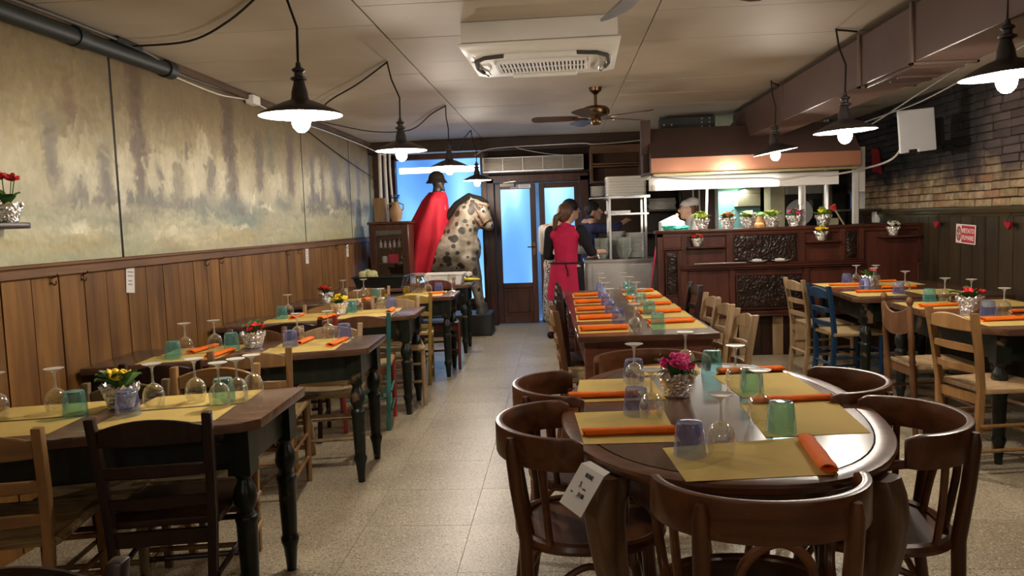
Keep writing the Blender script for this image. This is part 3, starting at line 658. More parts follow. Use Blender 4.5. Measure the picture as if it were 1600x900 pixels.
def bentwood(label, loc, rz):
    t = T('bentwood_armchair', label, 'chair', loc, math.radians(rz))
    sq = []
    for i in range(40):
        th = 2*PI*i/40; c, s = math.cos(th), math.sin(th); n = 2.5
        sq.append((.215*abs(c)**(2/n)*(1 if c>0 else -1), .215*abs(s)**(2/n)*(1 if s>0 else -1)))
    O(MB().prism([(x*.93,y*.93) for x,y in sq],.436,.450), 'seat', BENT, t)
    O(MB().tube([(x,y,.443) for x,y in sq]+[(sq[0][0],sq[0][1],.443)], .021, 8, flat=.9), 'seat_rim', BENT, t)
    pts = [(.243,-.035,.730)]
    for i in range(27):
        th = -.04-(PI-.08)*i/26; pts.append((.245*math.cos(th), -.06+.215*math.sin(th), .735+.004*abs(math.sin(th))))
    pts.append((-.243,-.035,.730))
    hs = [.080]+[.098]*(len(pts)-2)+[.080]
    O(MB().strip(pts,hs,.024), 'back_band', BENT, t, bevel=.008, seg=2)
    for s in (-1,1):
        O(MB().tube([(s*.185,-.25,0),(s*.165,-.205,.30),(s*.160,-.205,.46),(s*.164,-.228,.62),(s*.167,-.240,.74),(s*.168,-.242,.772)], [.016,.020,.021,.021,.020,.011], 10), 'back_post', BENTZ, t)
        O(MB().tube([(s*.20,.205,0),(s*.175,.165,.25),(s*.165,.155,.44)], [.014,.019,.021], 10), 'front_leg', BENTZ, t)
        O(MB().tube(smooth_path([(s*.232,-.06,.70),(s*.232,.02,.685),(s*.228,.075,.62),(s*.215,.075,.52),(s*.208,.03,.46),(s*.210,-.06,.445)]), .0135, 9), 'arm_support', BENT, t)
        O(MB().tube(smooth_path([(s*.215,-.150,.70),(s*.205,-.145,.57),(s*.190,-.135,.45)]), .011, 8), 'side_spindle', BENT, t)
        O(MB().tube(smooth_path([(s*.180,-.20,.20),(s*.178,-.14,.30),(s*.172,-.02,.375),(s*.174,.10,.31),(s*.182,.165,.20)]), .011, 8), 'brace_hoop', BENT, t)
    O(MB().tube(smooth_path([(-.182,.17,.20),(-.12,.16,.31),(0,.15,.375),(.12,.16,.31),(.182,.17,.20)]), .011, 8), 'brace_hoop', BENT, t)
    O(MB().tube(smooth_path([(-.085,-.19,.45),(-.085,-.215,.57),(-.062,-.235,.645),(0,-.245,.685),(.062,-.235,.645),(.085,-.215,.57),(.085,-.19,.45)]), .012, 8), 'back_hoop', BENT, t)
    return t
bw = bentwood('dark bentwood armchair in the front centre with its back to the camera', (.455,1.94,0), 0)
for x,y,r,l in ((.065,2.44,-86,'dark bentwood armchair on the left of the oval table, by the hanging paper slip'),(.085,2.98,-86,'dark bentwood armchair at the far left of the oval table, beside the aisle'),
    (.385,3.42,178,'bentwood armchair between the oval table and the long table'),(.90,2.95,82,'bentwood armchair at the far right of the oval table'),(.915,2.42,84,'bentwood armchair on the right of the oval table, nearest the camera')):
    dup(bw, (x,y,0), math.radians(r), l)
# ================================================================ TABLEWARE
ZT = .75
G_BOWL = mesh_of(MB().lathe([(.0335,0),(.037,.018),(.0395,.040),(.038,.058),(.031,.076),(.018,.088),(.006,.094)], 24), 'bowl', ang=180); G_BOWL.materials.append(CLEAR)
G_STEM = mesh_of(MB().lathe([(.006,.094),(.0042,.105),(.0036,.13),(.005,.150),(.012,.158)], 12), 'stem', ang=180); G_STEM.materials.append(CLEARF)
G_FOOT = mesh_of(MB().lathe([(.012,.158),(.026,.163),(.0345,.166),(.0345,.168),(.02,.1675),(.001,.167)], 24), 'foot', ang=60); G_FOOT.materials.append(CLEARF)
def tumb(mat): 
    me = mesh_of(MB().lathe([(.044,0),(.042,.03),(.0385,.065),(.036,.085),(.033,.092),(.028,.093),(.0,.092)],24), 'tumbler', ang=50); me.materials.append(mat); return me
TUM = {'teal': tumb(TEALG), 'blue': tumb(BLUEG), 'yellow': tumb(YELG), 'clear': tumb(CLEAR)}
def glass(x, y, label, group, z=ZT, s=1.0, up=False):
    t = T('wine_glass', label, 'wine glass', (x,y,z+.0006), random.random()*6, group); t.scale = (s,s,s)
    for me, n in ((G_BOWL,'bowl'),(G_STEM,'stem'),(G_FOOT,'foot')): O(me, n, None, t)
    if up: t.rotation_euler = (PI,0,0); t.location.z = z+.170*s
    return t
def tumbler(kind, x, y, label, group, z=ZT, s=1.0):
    o = O(TUM[kind], 'tumbler', None, None, loc=(x,y,z+.0008)); o.rotation_euler.z = random.random()*6; o.scale = (s,s,s); return tag(o, label, 'tumbler', group)
def placemat(quad, label, group, z=ZT):
    cx = sum(p[0] for p in quad)/4; cy = sum(p[1] for p in quad)/4
    n = 6; vs = []; fs = []
    for i in range(n+1):
        for j in range(n+1):
            u, v = i/n, j/n; q = [Vector(p) for p in quad]; p = q[0]*(1-u)*(1-v)+q[1]*u*(1-v)+q[2]*u*v+q[3]*(1-u)*v
            vs.append((p.x-cx, p.y-cy, .0006))
    for i in range(n):
        for j in range(n): fs.append((i*(n+1)+j,(i+1)*(n+1)+j,(i+1)*(n+1)+j+1,i*(n+1)+j+1))
    k = len(vs); vs += [(x,y,.0) for x,y,z_ in vs]; fs += [tuple(a+k for a in f[::-1]) for f in fs[:]]
    edge = [i*(n+1) for i in range(n+1)]+[n*(n+1)+j for j in range(1,n+1)]+[i*(n+1)+n for i in range(n-1,-1,-1)]+[j for j in range(n-1,0,-1)]
    for a, b in zip(edge, edge[1:]+edge[:1]): fs.append((a,b,b+k,a+k))
    return tag(O(MB().add(vs,fs), 'placemat', MATP, None, loc=(cx,cy,z+.0002)), label, 'placemat', group)
def napkin_mesh(L, seed):
    rnd = random.Random(seed); m = MB(); n = 12; ring = 16; vs = []; fs = []
    for i in range(n+1):
        s = -1+2*i/n; r = .0155*(1+.10*rnd.uniform(-1,1)); 
        for k in range(ring):
            th = 2*PI*k/ring; rr = r*(1+.10*math.sin(k*2.1+i*.5)*rnd.random()); vs.append((s*L/2+.006*math.sin(k)*(1 if i in (0,n) else 0), rr*1.42*math.cos(th), max(.0004, .0105+rr*.68*math.sin(th))))
    for i in range(n):
        for k in range(ring): fs.append((i*ring+k,i*ring+(k+1)%ring,(i+1)*ring+(k+1)%ring,(i+1)*ring+k))
    m.add(vs,fs)
    for e in (0,n):   # inner turn of the roll seen at both ends
        x = vs[e*ring][0]; sx = 1 if e == 0 else -1
        prev = [(x, .0155*1.42*q*math.cos(2*PI*k/ring), .0105+.0155*.68*q*math.sin(2*PI*k/ring)) for q in (.98,.72,.5) for k in range(ring)]
        for q in range(3):
            for k in range(ring):
                p = prev[q*ring+k]; prev[q*ring+k] = (p[0]+sx*(.0,.002,.03)[q], p[1], p[2])
        m.add(prev, [(q*ring+k, q*ring+(k+1)%ring, (q+1)*ring+(k+1)%ring, (q+1)*ring+k) for q in range(2) for k in range(ring)])
    m.strip([(-L/2+.004,.021,.006),(0,.026,.004),(L/2-.004,.022,.006)], .010, .0015)
    me = mesh_of(m, 'napkin', ang=60); me.materials.append(ORANGE); return me
NAPS = [napkin_mesh(.27, i) for i in range(4)]
def napkin(p, q, label, group, z=ZT, L=None, thick=1.0):
    p, q = Vector(p), Vector(q); d = q-p; L = L or d.length
    o = O(random.choice(NAPS), 'napkin', None, None, loc=((p.x+q.x)/2,(p.y+q.y)/2,z+.0012)); o.rotation_euler.z = math.atan2(d.y,d.x); o.scale = (L/.27,thick,thick)
    return tag(o, label, 'napkin', group)
# flower pots wrapped in foil
def leaf_mesh(mat):
    m = MB(); n = 5; a = []; b = []
    for i in range(n+1):
        u = i/n; wd = .021*math.sin(PI*min(1,u*.9+.08))**.8; x = .010+.058*u; z = .018*math.sin(u*2.2)-.004*u; a.append((x,-wd,z+.006)); b.append((x,wd,z+.006))
    c = [((p[0]+q[0])/2,0,p[2]-.006) for p,q in zip(a,b)]
    vs = a+c+b; k = n+1; fs = [(i,i+1,k+i+1,k+i) for i in range(n)]+[(k+i,k+i+1,2*k+i+1,2*k+i) for i in range(n)]
    me = mesh_of(m.add(vs,fs), 'leaf', ang=180); me.materials.append(mat); return me
def bloom_mesh(mat, seed):
    rnd = random.Random(seed); m = MB()
    for k in range(5):
        th = 2*PI*k/5+rnd.random()*.3; c, s = math.cos(th), math.sin(th); M = Matrix.Rotation(th,4,'Z') @ Matrix.Rotation(-.45-rnd.random()*.5,4,'Y')
        m.ball((.013,0,.002),(.013,.011,.003),7,4,M)
    m.ball((0,0,.003),.004,6,4)
    me = mesh_of(m, 'blossom', ang=180); me.materials.append(mat); return me
LM = {id(x): leaf_mesh(x) for x in (LEAF, LEAFL)}; BMc = {}
def foil_mesh(seed, r=.05, h=.062):
    rnd = random.Random(seed); n = 50; rows = [(.70,.0)]+[(.74+.30*i/15,.06+.88*i/15) for i in range(16)]+[(1.08,.98),(1.14,1.06),(1.10,1.12),(.98,.98),(.92,.85)]
    m = MB(); vs = [(0,0,.0005)]; fs = []
    for i,(q,zz) in enumerate(rows):
        for k in range(n):
            a = 2*PI*(k+.5*(i%2)+rnd.uniform(-.3,.3))/n; e = 0 if i == 0 else (.045 if i < 15 else .09)
            rr = r*q*(1+rnd.uniform(-e,e)); vs.append((rr*math.cos(a), rr*math.sin(a), max(.0005,h*zz+(rnd.uniform(-.05,.05)*h if i > 0 else 0)+(rnd.uniform(-.10,.20)*h if 15 < i < 20 else 0))))
    for k in range(n): fs.append((0,1+(k+1)%n,1+k))
    for i in range(len(rows)-1):
        for k in range(n):
            a,b,c,d = 1+i*n+k,1+i*n+(k+1)%n,1+(i+1)*n+(k+1)%n,1+(i+1)*n+k
            fs += [(a,b,c),(a,c,d)] if rnd.random() < .5 else [(a,b,d),(b,c,d)]
    me = mesh_of(m.add(vs,fs), 'foil_wrap', ang=6); me.materials.append(FOILM); return me
FOILS = [foil_mesh(i) for i in range(3)]
SOIL = MT('soil', (.03,.02,.012), .95)
SOILM = mesh_of(MB().lathe([(.0,.050),(.044,.048)],14), 'soil'); SOILM.materials.append(SOIL)
def pot(x, y, z, label, petal, leafm=LEAF, s=1.22, nb=5, spread=.035, nl=10, hb=.096, group='foil-wrapped flower pots', stems=False):
    t = T('flower_pot', label, 'flower pot', (x,y,z), random.random()*6, group); t.scale = (s,s,s); rnd = random.Random(int(x*1000+y*77))
    O(random.choice(FOILS), 'foil_wrap', None, t); O(SOILM, 'soil', None, t)
    for k in range(nl):
        o = O(LM[id(leafm)], 'leaf', None, t, loc=(0,0,.050+.014*rnd.random())); o.rotation_euler = (0,-.15-.7*rnd.random(),2*PI*k/nl+rnd.random()*.4); f = .8+.5*rnd.random(); o.scale = (f,f,f)
    if id(petal) not in BMc: BMc[id(petal)] = [bloom_mesh(petal,i) for i in range(2)]
    for k in range(nb):
        a = 2.4*k+rnd.random(); r = spread*math.sqrt((k+.3)/nb)
        o = O(BMc[id(petal)][k%2], 'blossom', None, t, loc=(r*math.cos(a), r*math.sin(a), hb+.012*rnd.random()-r*.35)); o.rotation_euler = (rnd.uniform(-.7,.7),rnd.uniform(-.7,.7),a); f = .95+.35*rnd.random(); o.scale = (f,f,f)
        if stems: q = o.location; O(MB().tube([(q.x*.2,q.y*.2,.045),(q.x*.7,q.y*.7,q.z*.65),(q.x,q.y,q.z)],.0022,6), 'stem', LEAF, t)
    return t

# ---- oval table
g1, g2, g3, g4 = 'placemats on the oval table','rolled orange napkins on the oval table','tumblers on the oval table','wine glasses on the oval table'
placemat([(.29,1.91),(.67,1.95),(.71,2.29),(.27,2.20)], 'ochre paper placemat at the near end of the oval table', g1)
placemat([(.58,2.29),(.89,2.32),(.93,2.78),(.60,2.72)], 'ochre paper placemat at the near right of the oval table', g1)
placemat([(.63,2.80),(.92,2.82),(.91,3.24),(.60,3.21)], 'ochre paper placemat at the far right of the oval table', g1)
placemat([(.05,2.25),(.33,2.26),(.33,2.65),(.03,2.63)], 'ochre paper placemat at the near left of the oval table', g1)
placemat([(.035,2.78),(.36,2.80),(.35,3.19),(.06,3.18)], 'ochre paper placemat at the far left of the oval table', g1)
placemat([(.30,3.24),(.56,3.25),(.58,3.46),(.28,3.44)], 'ochre paper placemat at the far end of the oval table behind the pink flowers', g1)
napkin((.68,2.25),(.65,1.96), 'rolled orange napkin pointing at the camera on the near placemat of the oval table', g2)
napkin((.05,2.345),(.33,2.36), 'rolled orange napkin on the near left placemat of the oval table', g2)
napkin((.03,2.85),(.25,2.86), 'rolled orange napkin on the far left placemat of the oval table', g2, L=.25)
napkin((.64,2.72),(.92,2.75), 'rolled orange napkin lying behind the teal tumbler at the near right of the oval table', g2)
napkin((.63,3.25),(.90,3.28), 'rolled orange napkin at the far right of the oval table', g2)
tumbler('blue', .335,2.13, 'blue upturned tumbler on the near placemat of the oval table', g3)
tumbler('blue', .235,2.59, 'blue upturned tumbler on the near left placemat of the oval table', g3)
tumbler('blue', .275,3.11, 'blue upturned tumbler on the far left placemat of the oval table', g3)
tumbler('teal', .61,3.27, 'teal upturned tumbler at the far end of the oval table, right of the pink flowers', g3)
tumbler('teal', .68,2.875, 'teal upturned tumbler on the far right placemat of the oval table', g3)
tumbler('teal', .64,2.345, 'teal upturned tumbler at the near right corner placemat of the oval table', g3)
glass(.42,2.13, 'upturned wine glass beside the blue tumbler at the near end of the oval table', g4)
glass(.275,2.50, 'upturned wine glass on the near left placemat of the oval table', g4)
glass(.27,3.03, 'upturned wine glass on the far left placemat of the oval table', g4)
glass(.51,3.31, 'upturned wine glass just behind the pink flowers on the oval table', g4)
glass(.635,2.935, 'upturned wine glass on the far right placemat of the oval table', g4)
glass(.605,2.455, 'upturned wine glass beside the near right teal tumbler of the oval table', g4)
pot(.405,2.85,ZT, 'pink flowers in crumpled silver foil in the middle of the oval table', PINKF, nb=10, spread=.045, s=1.25)

# ---- first left table
def seats(xs_near, dx, tb, g):
    pass
def mats(tab, quads, word):
    for q, l in zip(quads, word): placemat(q, 'ochre paper placemat '+l+' '+tab, 'placemats on the '+tab.split('the ')[-1])
def q4(x, y, k, w=.38, d=.26): return [(x-w/2,y-k*w/2),(x+w/2,y+k*w/2),(x+w/2-.02,y+d+k*w/2),(x-w/2-.02,y+d-k*w/2)]
n1 = 'nearest left table'; ga, gb, gc = 'wine glasses on the '+n1, 'tumblers on the '+n1, 'placemats on the '+n1
for x,y,l in ((-1.93,2.43,'at the wall end, camera side, of the '),(-1.93,2.70,'at the wall end, far side, of the '),(-1.42,2.57,'at the aisle end, camera side, of the '),(-1.42,2.84,'at the aisle end, far side, of the ')): placemat(q4(x,y,.26,.40,.24), 'ochre paper placemat '+l+n1, gc)
glass(-2.08,2.72,'upturned wine glass at the very left edge of the photo on the '+n1, ga); glass(-1.90,2.79,'upturned wine glass just left of the left teal tumbler on the '+n1, ga)
glass(-1.55,2.84,'upturned wine glass right of the yellow flowers on the '+n1, ga); glass(-1.43,2.93,'upturned wine glass between the yellow flowers and the trio on the '+n1, ga)
glass(-1.29,2.83,'front wine glass of the trio at the aisle end of the '+n1, ga); glass(-1.255,2.91,'middle wine glass of the trio at the aisle end of the '+n1, ga); glass(-1.225,2.99,'rear wine glass of the trio at the aisle end of the '+n1, ga)
tumbler('teal',-1.79,2.73,'teal upturned tumbler left of the yellow flowers on the '+n1, gb); tumbler('blue',-1.585,2.72,'blue upturned tumbler in front of the yellow flowers on the '+n1, gb); tumbler('teal',-1.31,2.91,'teal upturned tumbler behind the clustered wine glasses on the '+n1, gb)
pot(-1.685,2.85,ZT,'yellow flowers in silver foil on the '+n1, YELF, nb=5, spread=.032)
# ---- second left table
n2 = 'second left table'; ga, gb, gc, gd = 'wine glasses on the '+n2, 'tumblers on the '+n2, 'placemats on the '+n2, 'napkins on the '+n2
for x,y,l in ((-1.98,3.87,'at the wall end, camera side, of the '),(-1.98,4.13,'at the wall end, far side, of the '),(-1.42,4.07,'at the aisle end, camera side, of the '),(-1.42,4.32,'at the aisle end, far side, of the ')): placemat(q4(x,y,.30,.38,.23), 'ochre paper placemat '+l+n2, gc)
glass(-2.05,4.12,'upturned wine glass nearest the wall on the '+n2, ga); glass(-1.93,4.22,'upturned wine glass left of the red flowers on the '+n2, ga); glass(-1.54,4.45,'upturned wine glass next to the left blue tumbler on the '+n2, ga); glass(-1.385,4.54,'upturned wine glass between the two blue tumblers on the '+n2, ga)
tumbler('teal',-2.04,3.96,'teal upturned tumbler nearest the wall on the '+n2, gb); tumbler('teal',-1.845,4.24,'teal upturned tumbler just left of the red flowers on the '+n2, gb); tumbler('blue',-1.525,4.28,'blue upturned tumbler on the left placemat edge of the '+n2, gb); tumbler('blue',-1.285,4.52,'blue upturned tumbler nearest the aisle on the '+n2, gb)
napkin((-2.02,4.12),(-1.99,4.34),'rolled orange napkin behind the teal tumbler at the wall end of the '+n2, gd, L=.25); napkin((-1.84,3.95),(-1.82,4.16),'rolled orange napkin pointing at the camera at the wall end of the '+n2, gd, L=.25)
napkin((-1.29,4.24),(-1.27,4.49),'rolled orange napkin nearest the aisle on the '+n2, gd, L=.26); napkin((-1.50,4.34),(-1.49,4.54),'rolled orange napkin behind the left blue tumbler on the '+n2, gd, L=.2)
pot(-1.74,4.29,ZT,'red flowers in silver foil on the '+n2, REDF, nb=4, nl=8, spread=.05)
# ---- third left table
n3 = 'third left table'; ga, gb, gc, gd = 'wine glasses on the '+n3, 'tumblers on the '+n3, 'placemats on the '+n3, 'napkins on the '+n3
for x,y,l in ((-1.95,5.44,'at the wall end, camera side, of the '),(-1.95,5.72,'at the wall end, far side, of the '),(-1.45,5.61,'at the aisle end, camera side, of the '),(-1.45,5.89,'at the aisle end, far side, of the ')): placemat(q4(x,y,.34,.38,.25), 'ochre paper placemat '+l+n3, gc)
glass(-2.06,5.78,'upturned wine glass nearest the wall on the '+n3, ga); glass(-1.585,6.0,'upturned wine glass beside the teal tumbler on the '+n3, ga); glass(-1.43,6.12,'upturned wine glass beside the blue tumbler on the '+n3, ga)
tumbler('teal',-2.07,5.66,'teal upturned tumbler nearest the wall on the '+n3, gb); tumbler('teal',-1.62,5.93,'teal upturned tumbler right of the yellow flowers on the '+n3, gb); tumbler('blue',-1.36,6.16,'blue upturned tumbler nearest the aisle on the '+n3, gb)
napkin((-1.31,5.83),(-1.33,6.09),'rolled orange napkin nearest the aisle on the '+n3, gd); napkin((-1.98,5.62),(-1.98,5.86),'rolled orange napkin nearest the wall on the '+n3, gd); napkin((-1.74,5.52),(-1.70,5.75),'rolled orange napkin in front of the yellow flowers on the '+n3, gd)
pot(-1.69,5.84,ZT,'yellow flowers in silver foil on the '+n3, YELF, nb=8, spread=.04)
# ---- fourth left table
n4 = 'fourth left table'; ga, gb, gc, gd = 'wine glasses on the '+n4, 'tumblers on the '+n4, 'placemats on the '+n4, 'napkins on the '+n4
for x,y,l in ((-1.80,6.92,'at the wall end of the '),(-1.30,7.10,'at the aisle end, camera side, of the '),(-1.30,7.38,'at the aisle end, far side, of the ')): placemat(q4(x,y,.34,.38,.25), 'ochre paper placemat '+l+n4, gc)
glass(-2.04,7.22,'left upturned wine glass at the wall end of the '+n4, ga); glass(-1.86,7.28,'right upturned wine glass at the wall end of the '+n4, ga); glass(-1.27,7.40,'upturned wine glass next to the glass jar on the '+n4, ga); glass(-1.07,7.60,'wine glass standing upright at the aisle corner of the '+n4, ga, up=True)
tumbler('blue',-2.16,7.12,'purple-blue tumbler behind the red flowers on the '+n4, gb); tumbler('teal',-1.70,7.06,'teal upturned tumbler at the wall end of the '+n4, gb); tumbler('blue',-1.19,7.52,'blue upturned tumbler beside the upright glass on the '+n4, gb); tumbler('yellow',-1.49,7.46,'yellow tumbler beside the glass jar on the '+n4, gb, s=.8)
napkin((-1.78,6.92),(-1.72,7.12),'rolled orange napkin at the wall end of the '+n4, gd, L=.2); napkin((-1.24,7.36),(-1.14,7.42),'rolled orange napkin at the aisle end of the '+n4, gd, L=.16)
pot(-2.08,6.80,ZT,'red flowers in silver foil by the wall on the '+n4, REDF, nb=8, spread=.04)
j = T('glass_jar', 'wide clear glass jar between yellow tumbler and wine glass on the fourth left table', 'jar', (-1.39,7.54,ZT+.001))
O(MB().lathe([(.0,.001),(.07,.001),(.078,.02),(.078,.12),(.06,.15),(.062,.17)],24), 'body', CLEAR, j); O(MB().lathe([(.064,.168),(.07,.172),(.07,.190),(.0,.192)],24), 'lid', MT('pewter lid',(.35,.30,.28),.4,.6), j)
# ---- long table
nl_ = 'long table'; ga, gb, gc, gd = 'wine glasses on the long table','tumblers on the long table','placemats on the long table','napkins on the long table'
W = ['nearest','second','third','fourth','farthest']
for i,(yn,yf) in enumerate(((4.50,4.86),(5.03,5.38),(5.52,5.86),(6.04,6.40),(6.62,6.98))):
    w_ = (W[i]+' from the camera') if i not in (0,4) else (W[i]+(' the camera' if i == 0 else ' from the camera'))
    placemat([(.09,yn),(.40,yn+.02),(.40,yf+.02),(.09,yf)], f'ochre placemat on the aisle side of the long table, {w_}', gc)
    placemat([(.52,yn+.08),(.84,yn+.10),(.84,yf+.10),(.52,yf+.08)], f'ochre placemat on the counter side of the long table, {w_}', gc)
    napkin((.10,yn+.10),(.355+.02*(i==0),yn+.13), thick=1.45, label=f'rolled orange napkin on the aisle side of the long table, {w_}', group=gd)
    napkin((.52,yn+.33),(.80,yn+.37), thick=1.35, label=f'rolled orange napkin on the counter side of the long table, {w_}', group=gd)
for i,(x,y) in enumerate(((.345,4.90),(.33,5.40),(.33,5.92),(.33,6.45),(.34,6.98))):
    w_ = ('nearest the camera','second from the camera','third from the camera','fourth from the camera','farthest from the camera')[i]
    tumbler('blue',x,y, f'blue upturned tumbler on the aisle side of the long table, {w_}', gb)
    if i: glass(x+.0,y+.085, f'upturned wine glass on the aisle side of the long table, {w_}', ga)
    tumbler('teal',(.555,.58,.58,.57,.57)[i],(4.63,5.30,5.86,6.44,6.92)[i], f'teal upturned tumbler on the counter side of the long table, {w_}', gb)
    if i: glass((0,.545,.56,.56,.55)[i],(0,5.42,5.98,6.56,7.04)[i], f'upturned wine glass on the counter side of the long table, {w_}', ga)
glass(.405,4.46,'tall upturned wine glass alone at the near end of the long table', ga)
# ---- right tables
n5 = 'near right table'; ga, gb, gc, gd = 'wine glasses on the '+n5,'tumblers on the '+n5,'placemats on the '+n5,'napkins on the '+n5
for x,y,l in ((2.30,5.20,'at the far left of the '),(2.30,4.38,'at the near left of the '),(2.72,5.22,'at the far right of the '),(2.72,4.40,'at the near right of the ')): placemat([(x,y),(x+.36,y),(x+.36,y+.42),(x,y+.42)], 'ochre placemat '+l+n5, gc)
napkin((2.35,5.32),(2.62,5.34),'rolled orange napkin left of the red flowers on the '+n5, gd); napkin((2.36,4.57),(2.64,4.59),'rolled orange napkin nearest the camera on the '+n5, gd, thick=1.15); napkin((2.70,4.90),(2.98,4.93),'rolled orange napkin right of the red flowers on the '+n5, gd)
tumbler('teal',2.54,5.60,'teal upturned tumbler at the far end of the '+n5, gb); tumbler('blue',2.50,4.77,'blue upturned tumbler right of the red flowers on the '+n5, gb)
glass(2.62,5.55,'upturned wine glass beside the teal tumbler on the '+n5, ga); glass(2.585,4.76,'upturned wine glass beside the blue tumbler on the '+n5, ga); glass(2.72,5.40,'upturned wine glass behind the red flowers on the '+n5, ga)
pot(2.51,5.00,ZT,'red flowers in bunched silver foil on the '+n5, REDF, nb=3, nl=6, spread=.05, s=1.35)
n6 = 'right table by the counter'; ga, gb, gc, gd = 'wine glasses on the '+n6,'tumblers on the '+n6,'placemats on the '+n6,'napkins on the '+n6
for x,y,l in ((2.27,6.90,'at the far left of the '),(2.24,6.08,'at the near left of the '),(2.74,6.90,'at the far right of the '),(2.72,6.08,'at the near right of the ')): placemat([(x,y),(x+.36,y),(x+.36,y+.40),(x,y+.40)], 'ochre placemat '+l+n6, gc)
napkin((2.33,7.02),(2.60,7.0),'rolled orange napkin at the far left of the '+n6, gd); napkin((2.32,6.36),(2.60,6.36),'rolled orange napkin nearest the camera on the '+n6, gd); napkin((2.72,7.24),(2.98,7.22),'rolled orange napkin at the far right of the '+n6, gd); napkin((2.64,6.66),(2.90,6.64),'rolled orange napkin right of the front blue tumbler on the '+n6, gd)
tumbler('blue',2.53,7.16,'blue upturned tumbler at the far left of the '+n6, gb); tumbler('blue',2.50,6.66,'blue upturned tumbler in front of the flowers on the '+n6, gb); tumbler('blue',2.57,6.17,'blue upturned tumbler nearest the camera on the '+n6, gb)
glass(2.60,7.12,'upturned wine glass at the far left of the '+n6, ga); glass(2.60,6.73,'upturned wine glass just in front of the flowers on the '+n6, ga); glass(2.66,6.27,'upturned wine glass beside the nearest blue tumbler on the '+n6, ga); glass(2.74,7.05,'upturned wine glass behind the flowers on the '+n6, ga)
pot(2.64,6.90,ZT,'small red flower with round leaves in silver foil on the '+n6, REDF, nb=2, nl=6, spread=.03)
# ================================================================ LAMPS
SHADE_IN = MT('white enamel inside', (.85,.83,.80), .4, var=.02)
BULB = EMIT('glowing bulb', (1,.93,.84), 60)
sh_out = mesh_of(MB().lathe([(.175,0),(.170,.010),(.12,.034),(.07,.056),(.040,.066),(.036,.075),(.034,.10),(.026,.128),(.022,.145)],36), 'shade', ang=50); sh_out.materials.append(ENAM)
sh_in = mesh_of(MB().lathe([(.175,0),(.168,.006),(.12,.028),(.07,.049),(.03,.055),(.001,.056)],36), 'shade_lining', ang=80); sh_in.materials.append(SHADE_IN)
sockm = mesh_of(MB().lathe([(.022,.145),(.034,.150),(.036,.158),(.018,.166),(.018,.18),(.028,.188),(.028,.194),(.012,.205),(.010,.222),(.001,.224)],16), 'socket', ang=40); sockm.materials.append(ENAM)
bulbm = mesh_of(MB().ball((0,0,-.022),(.040,.040,.050),16,10), 'bulb'); bulbm.materials.append(BULB)
def pendant(label, x, y, z, tilt=(0,0), lean=(0,0), power=1.0):
    t = T('pendant_lamp', label, 'lamp', (x,y,z), 0, 'enamel pendant lamps')
    sh = O(sh_out, 'shade', None, t); O(sh_in, 'shade_lining', None, sh); O(sockm, 'socket', None, t); O(bulbm, 'bulb', None, t)
    h = ZC-z
    O(MB().tube([(0,0,.22),(.004,0,.22+(h-.22)*.4),(lean[0]*.6-.004,lean[1]*.6,.22+(h-.22)*.7),(lean[0],lean[1],h)],.0055,6), 'cord', CORD, t)
    l = bpy.data.lights.new('lamp_light','POINT'); l.energy = LAMP_W*power; l.color = LAMP_C; l.shadow_soft_size = .045
    lo = bpy.data.objects.new('lamp_light', l); COL.objects.link(lo); lo.parent = t; lo.location = (0,0,-.085)
    if tilt != (0,0): sh.rotation_euler = (tilt[0],tilt[1],0)
    return t
pendant('dark enamel pendant lamp nearest the camera over the left tables', -1.09,3.35,1.885, lean=(-.045,0))
pendant('dark enamel pendant lamp second from the camera over the left tables', -1.07,5.40,1.915, lean=(-.03,-.2))
pendant('dark enamel pendant lamp in front of the shop window, above the helmeted rider', -1.005,7.30,1.93, lean=(0,-.1))
pendant('smallest pendant lamp farthest back, left of the glass door', -.975,9.45,1.915, lean=(-.02,-.3))
pendant('pendant lamp at the right edge of the photo, in front of the brick wall', 1.83,3.38,1.925, tilt=(0,-.05))
pendant('pendant lamp in the middle of the right-hand row, below the brown duct', 1.67,4.75,1.86, tilt=(0,-.04), lean=(0,.15))
pendant('tilted pendant lamp in front of the brown hood over the kitchen counter', 1.78,6.65,1.90, tilt=(.0,-.16), lean=(-.03,0))
# two unseen lamps added behind the camera as fill light
pendant('added pendant lamp on the left behind the camera, giving fill light', -1.1,-1.0,1.89, power=.4)
pendant('added pendant lamp on the right behind the camera, giving fill light', 1.75,-1.0,1.89, power=.4)

# ================================================================ CABLES AND PIPES
def cable(name, pts, r, mat, label, cat='cable', n=6):
    P = [Vector(p) for p in pts]; out = []
    for i in range(len(P)-1):
        p0, p1, p2, p3 = P[max(i-1,0)], P[i], P[i+1], P[min(i+2,len(P)-1)]
        for k in range(6):
            u = k/6; out.append(.5*((2*p1)+(p2-p0)*u+(2*p0-5*p1+4*p2-p3)*u*u+(3*p1-p0-3*p2+p3)*u**3))
    out.append(P[-1]); return tag(O(MB().tube(out, r, n), name, mat), label, cat)
zc = ZC-.008
cable('ceiling_cable', [(-2.36,4.35,zc-.02),(-2.0,4.3,zc-.02),(-1.64,3.98,zc-.01),(-1.27,3.52,zc),(-1.135,3.36,zc)], .006, CORD, 'dark cable swagged across the ceiling to the nearest left lamp')
cable('ceiling_cable', [(-2.38,7.3,zc-.06),(-2.15,7.0,zc-.05),(-1.83,6.40,zc-.03),(-1.46,5.82,zc-.02),(-1.10,5.20,zc)], .006, CORD, 'dark cable looping over the ceiling to the second left lamp')
cable('ceiling_cable', [(-2.3,7.2,zc-.05),(-2.0,8.4,zc-.05),(-1.6,8.6,zc-.03),(-1.2,7.6,zc-.01),(-1.005,7.2,zc)], .006, CORD, 'dark cable hanging from the ceiling towards the window lamp')
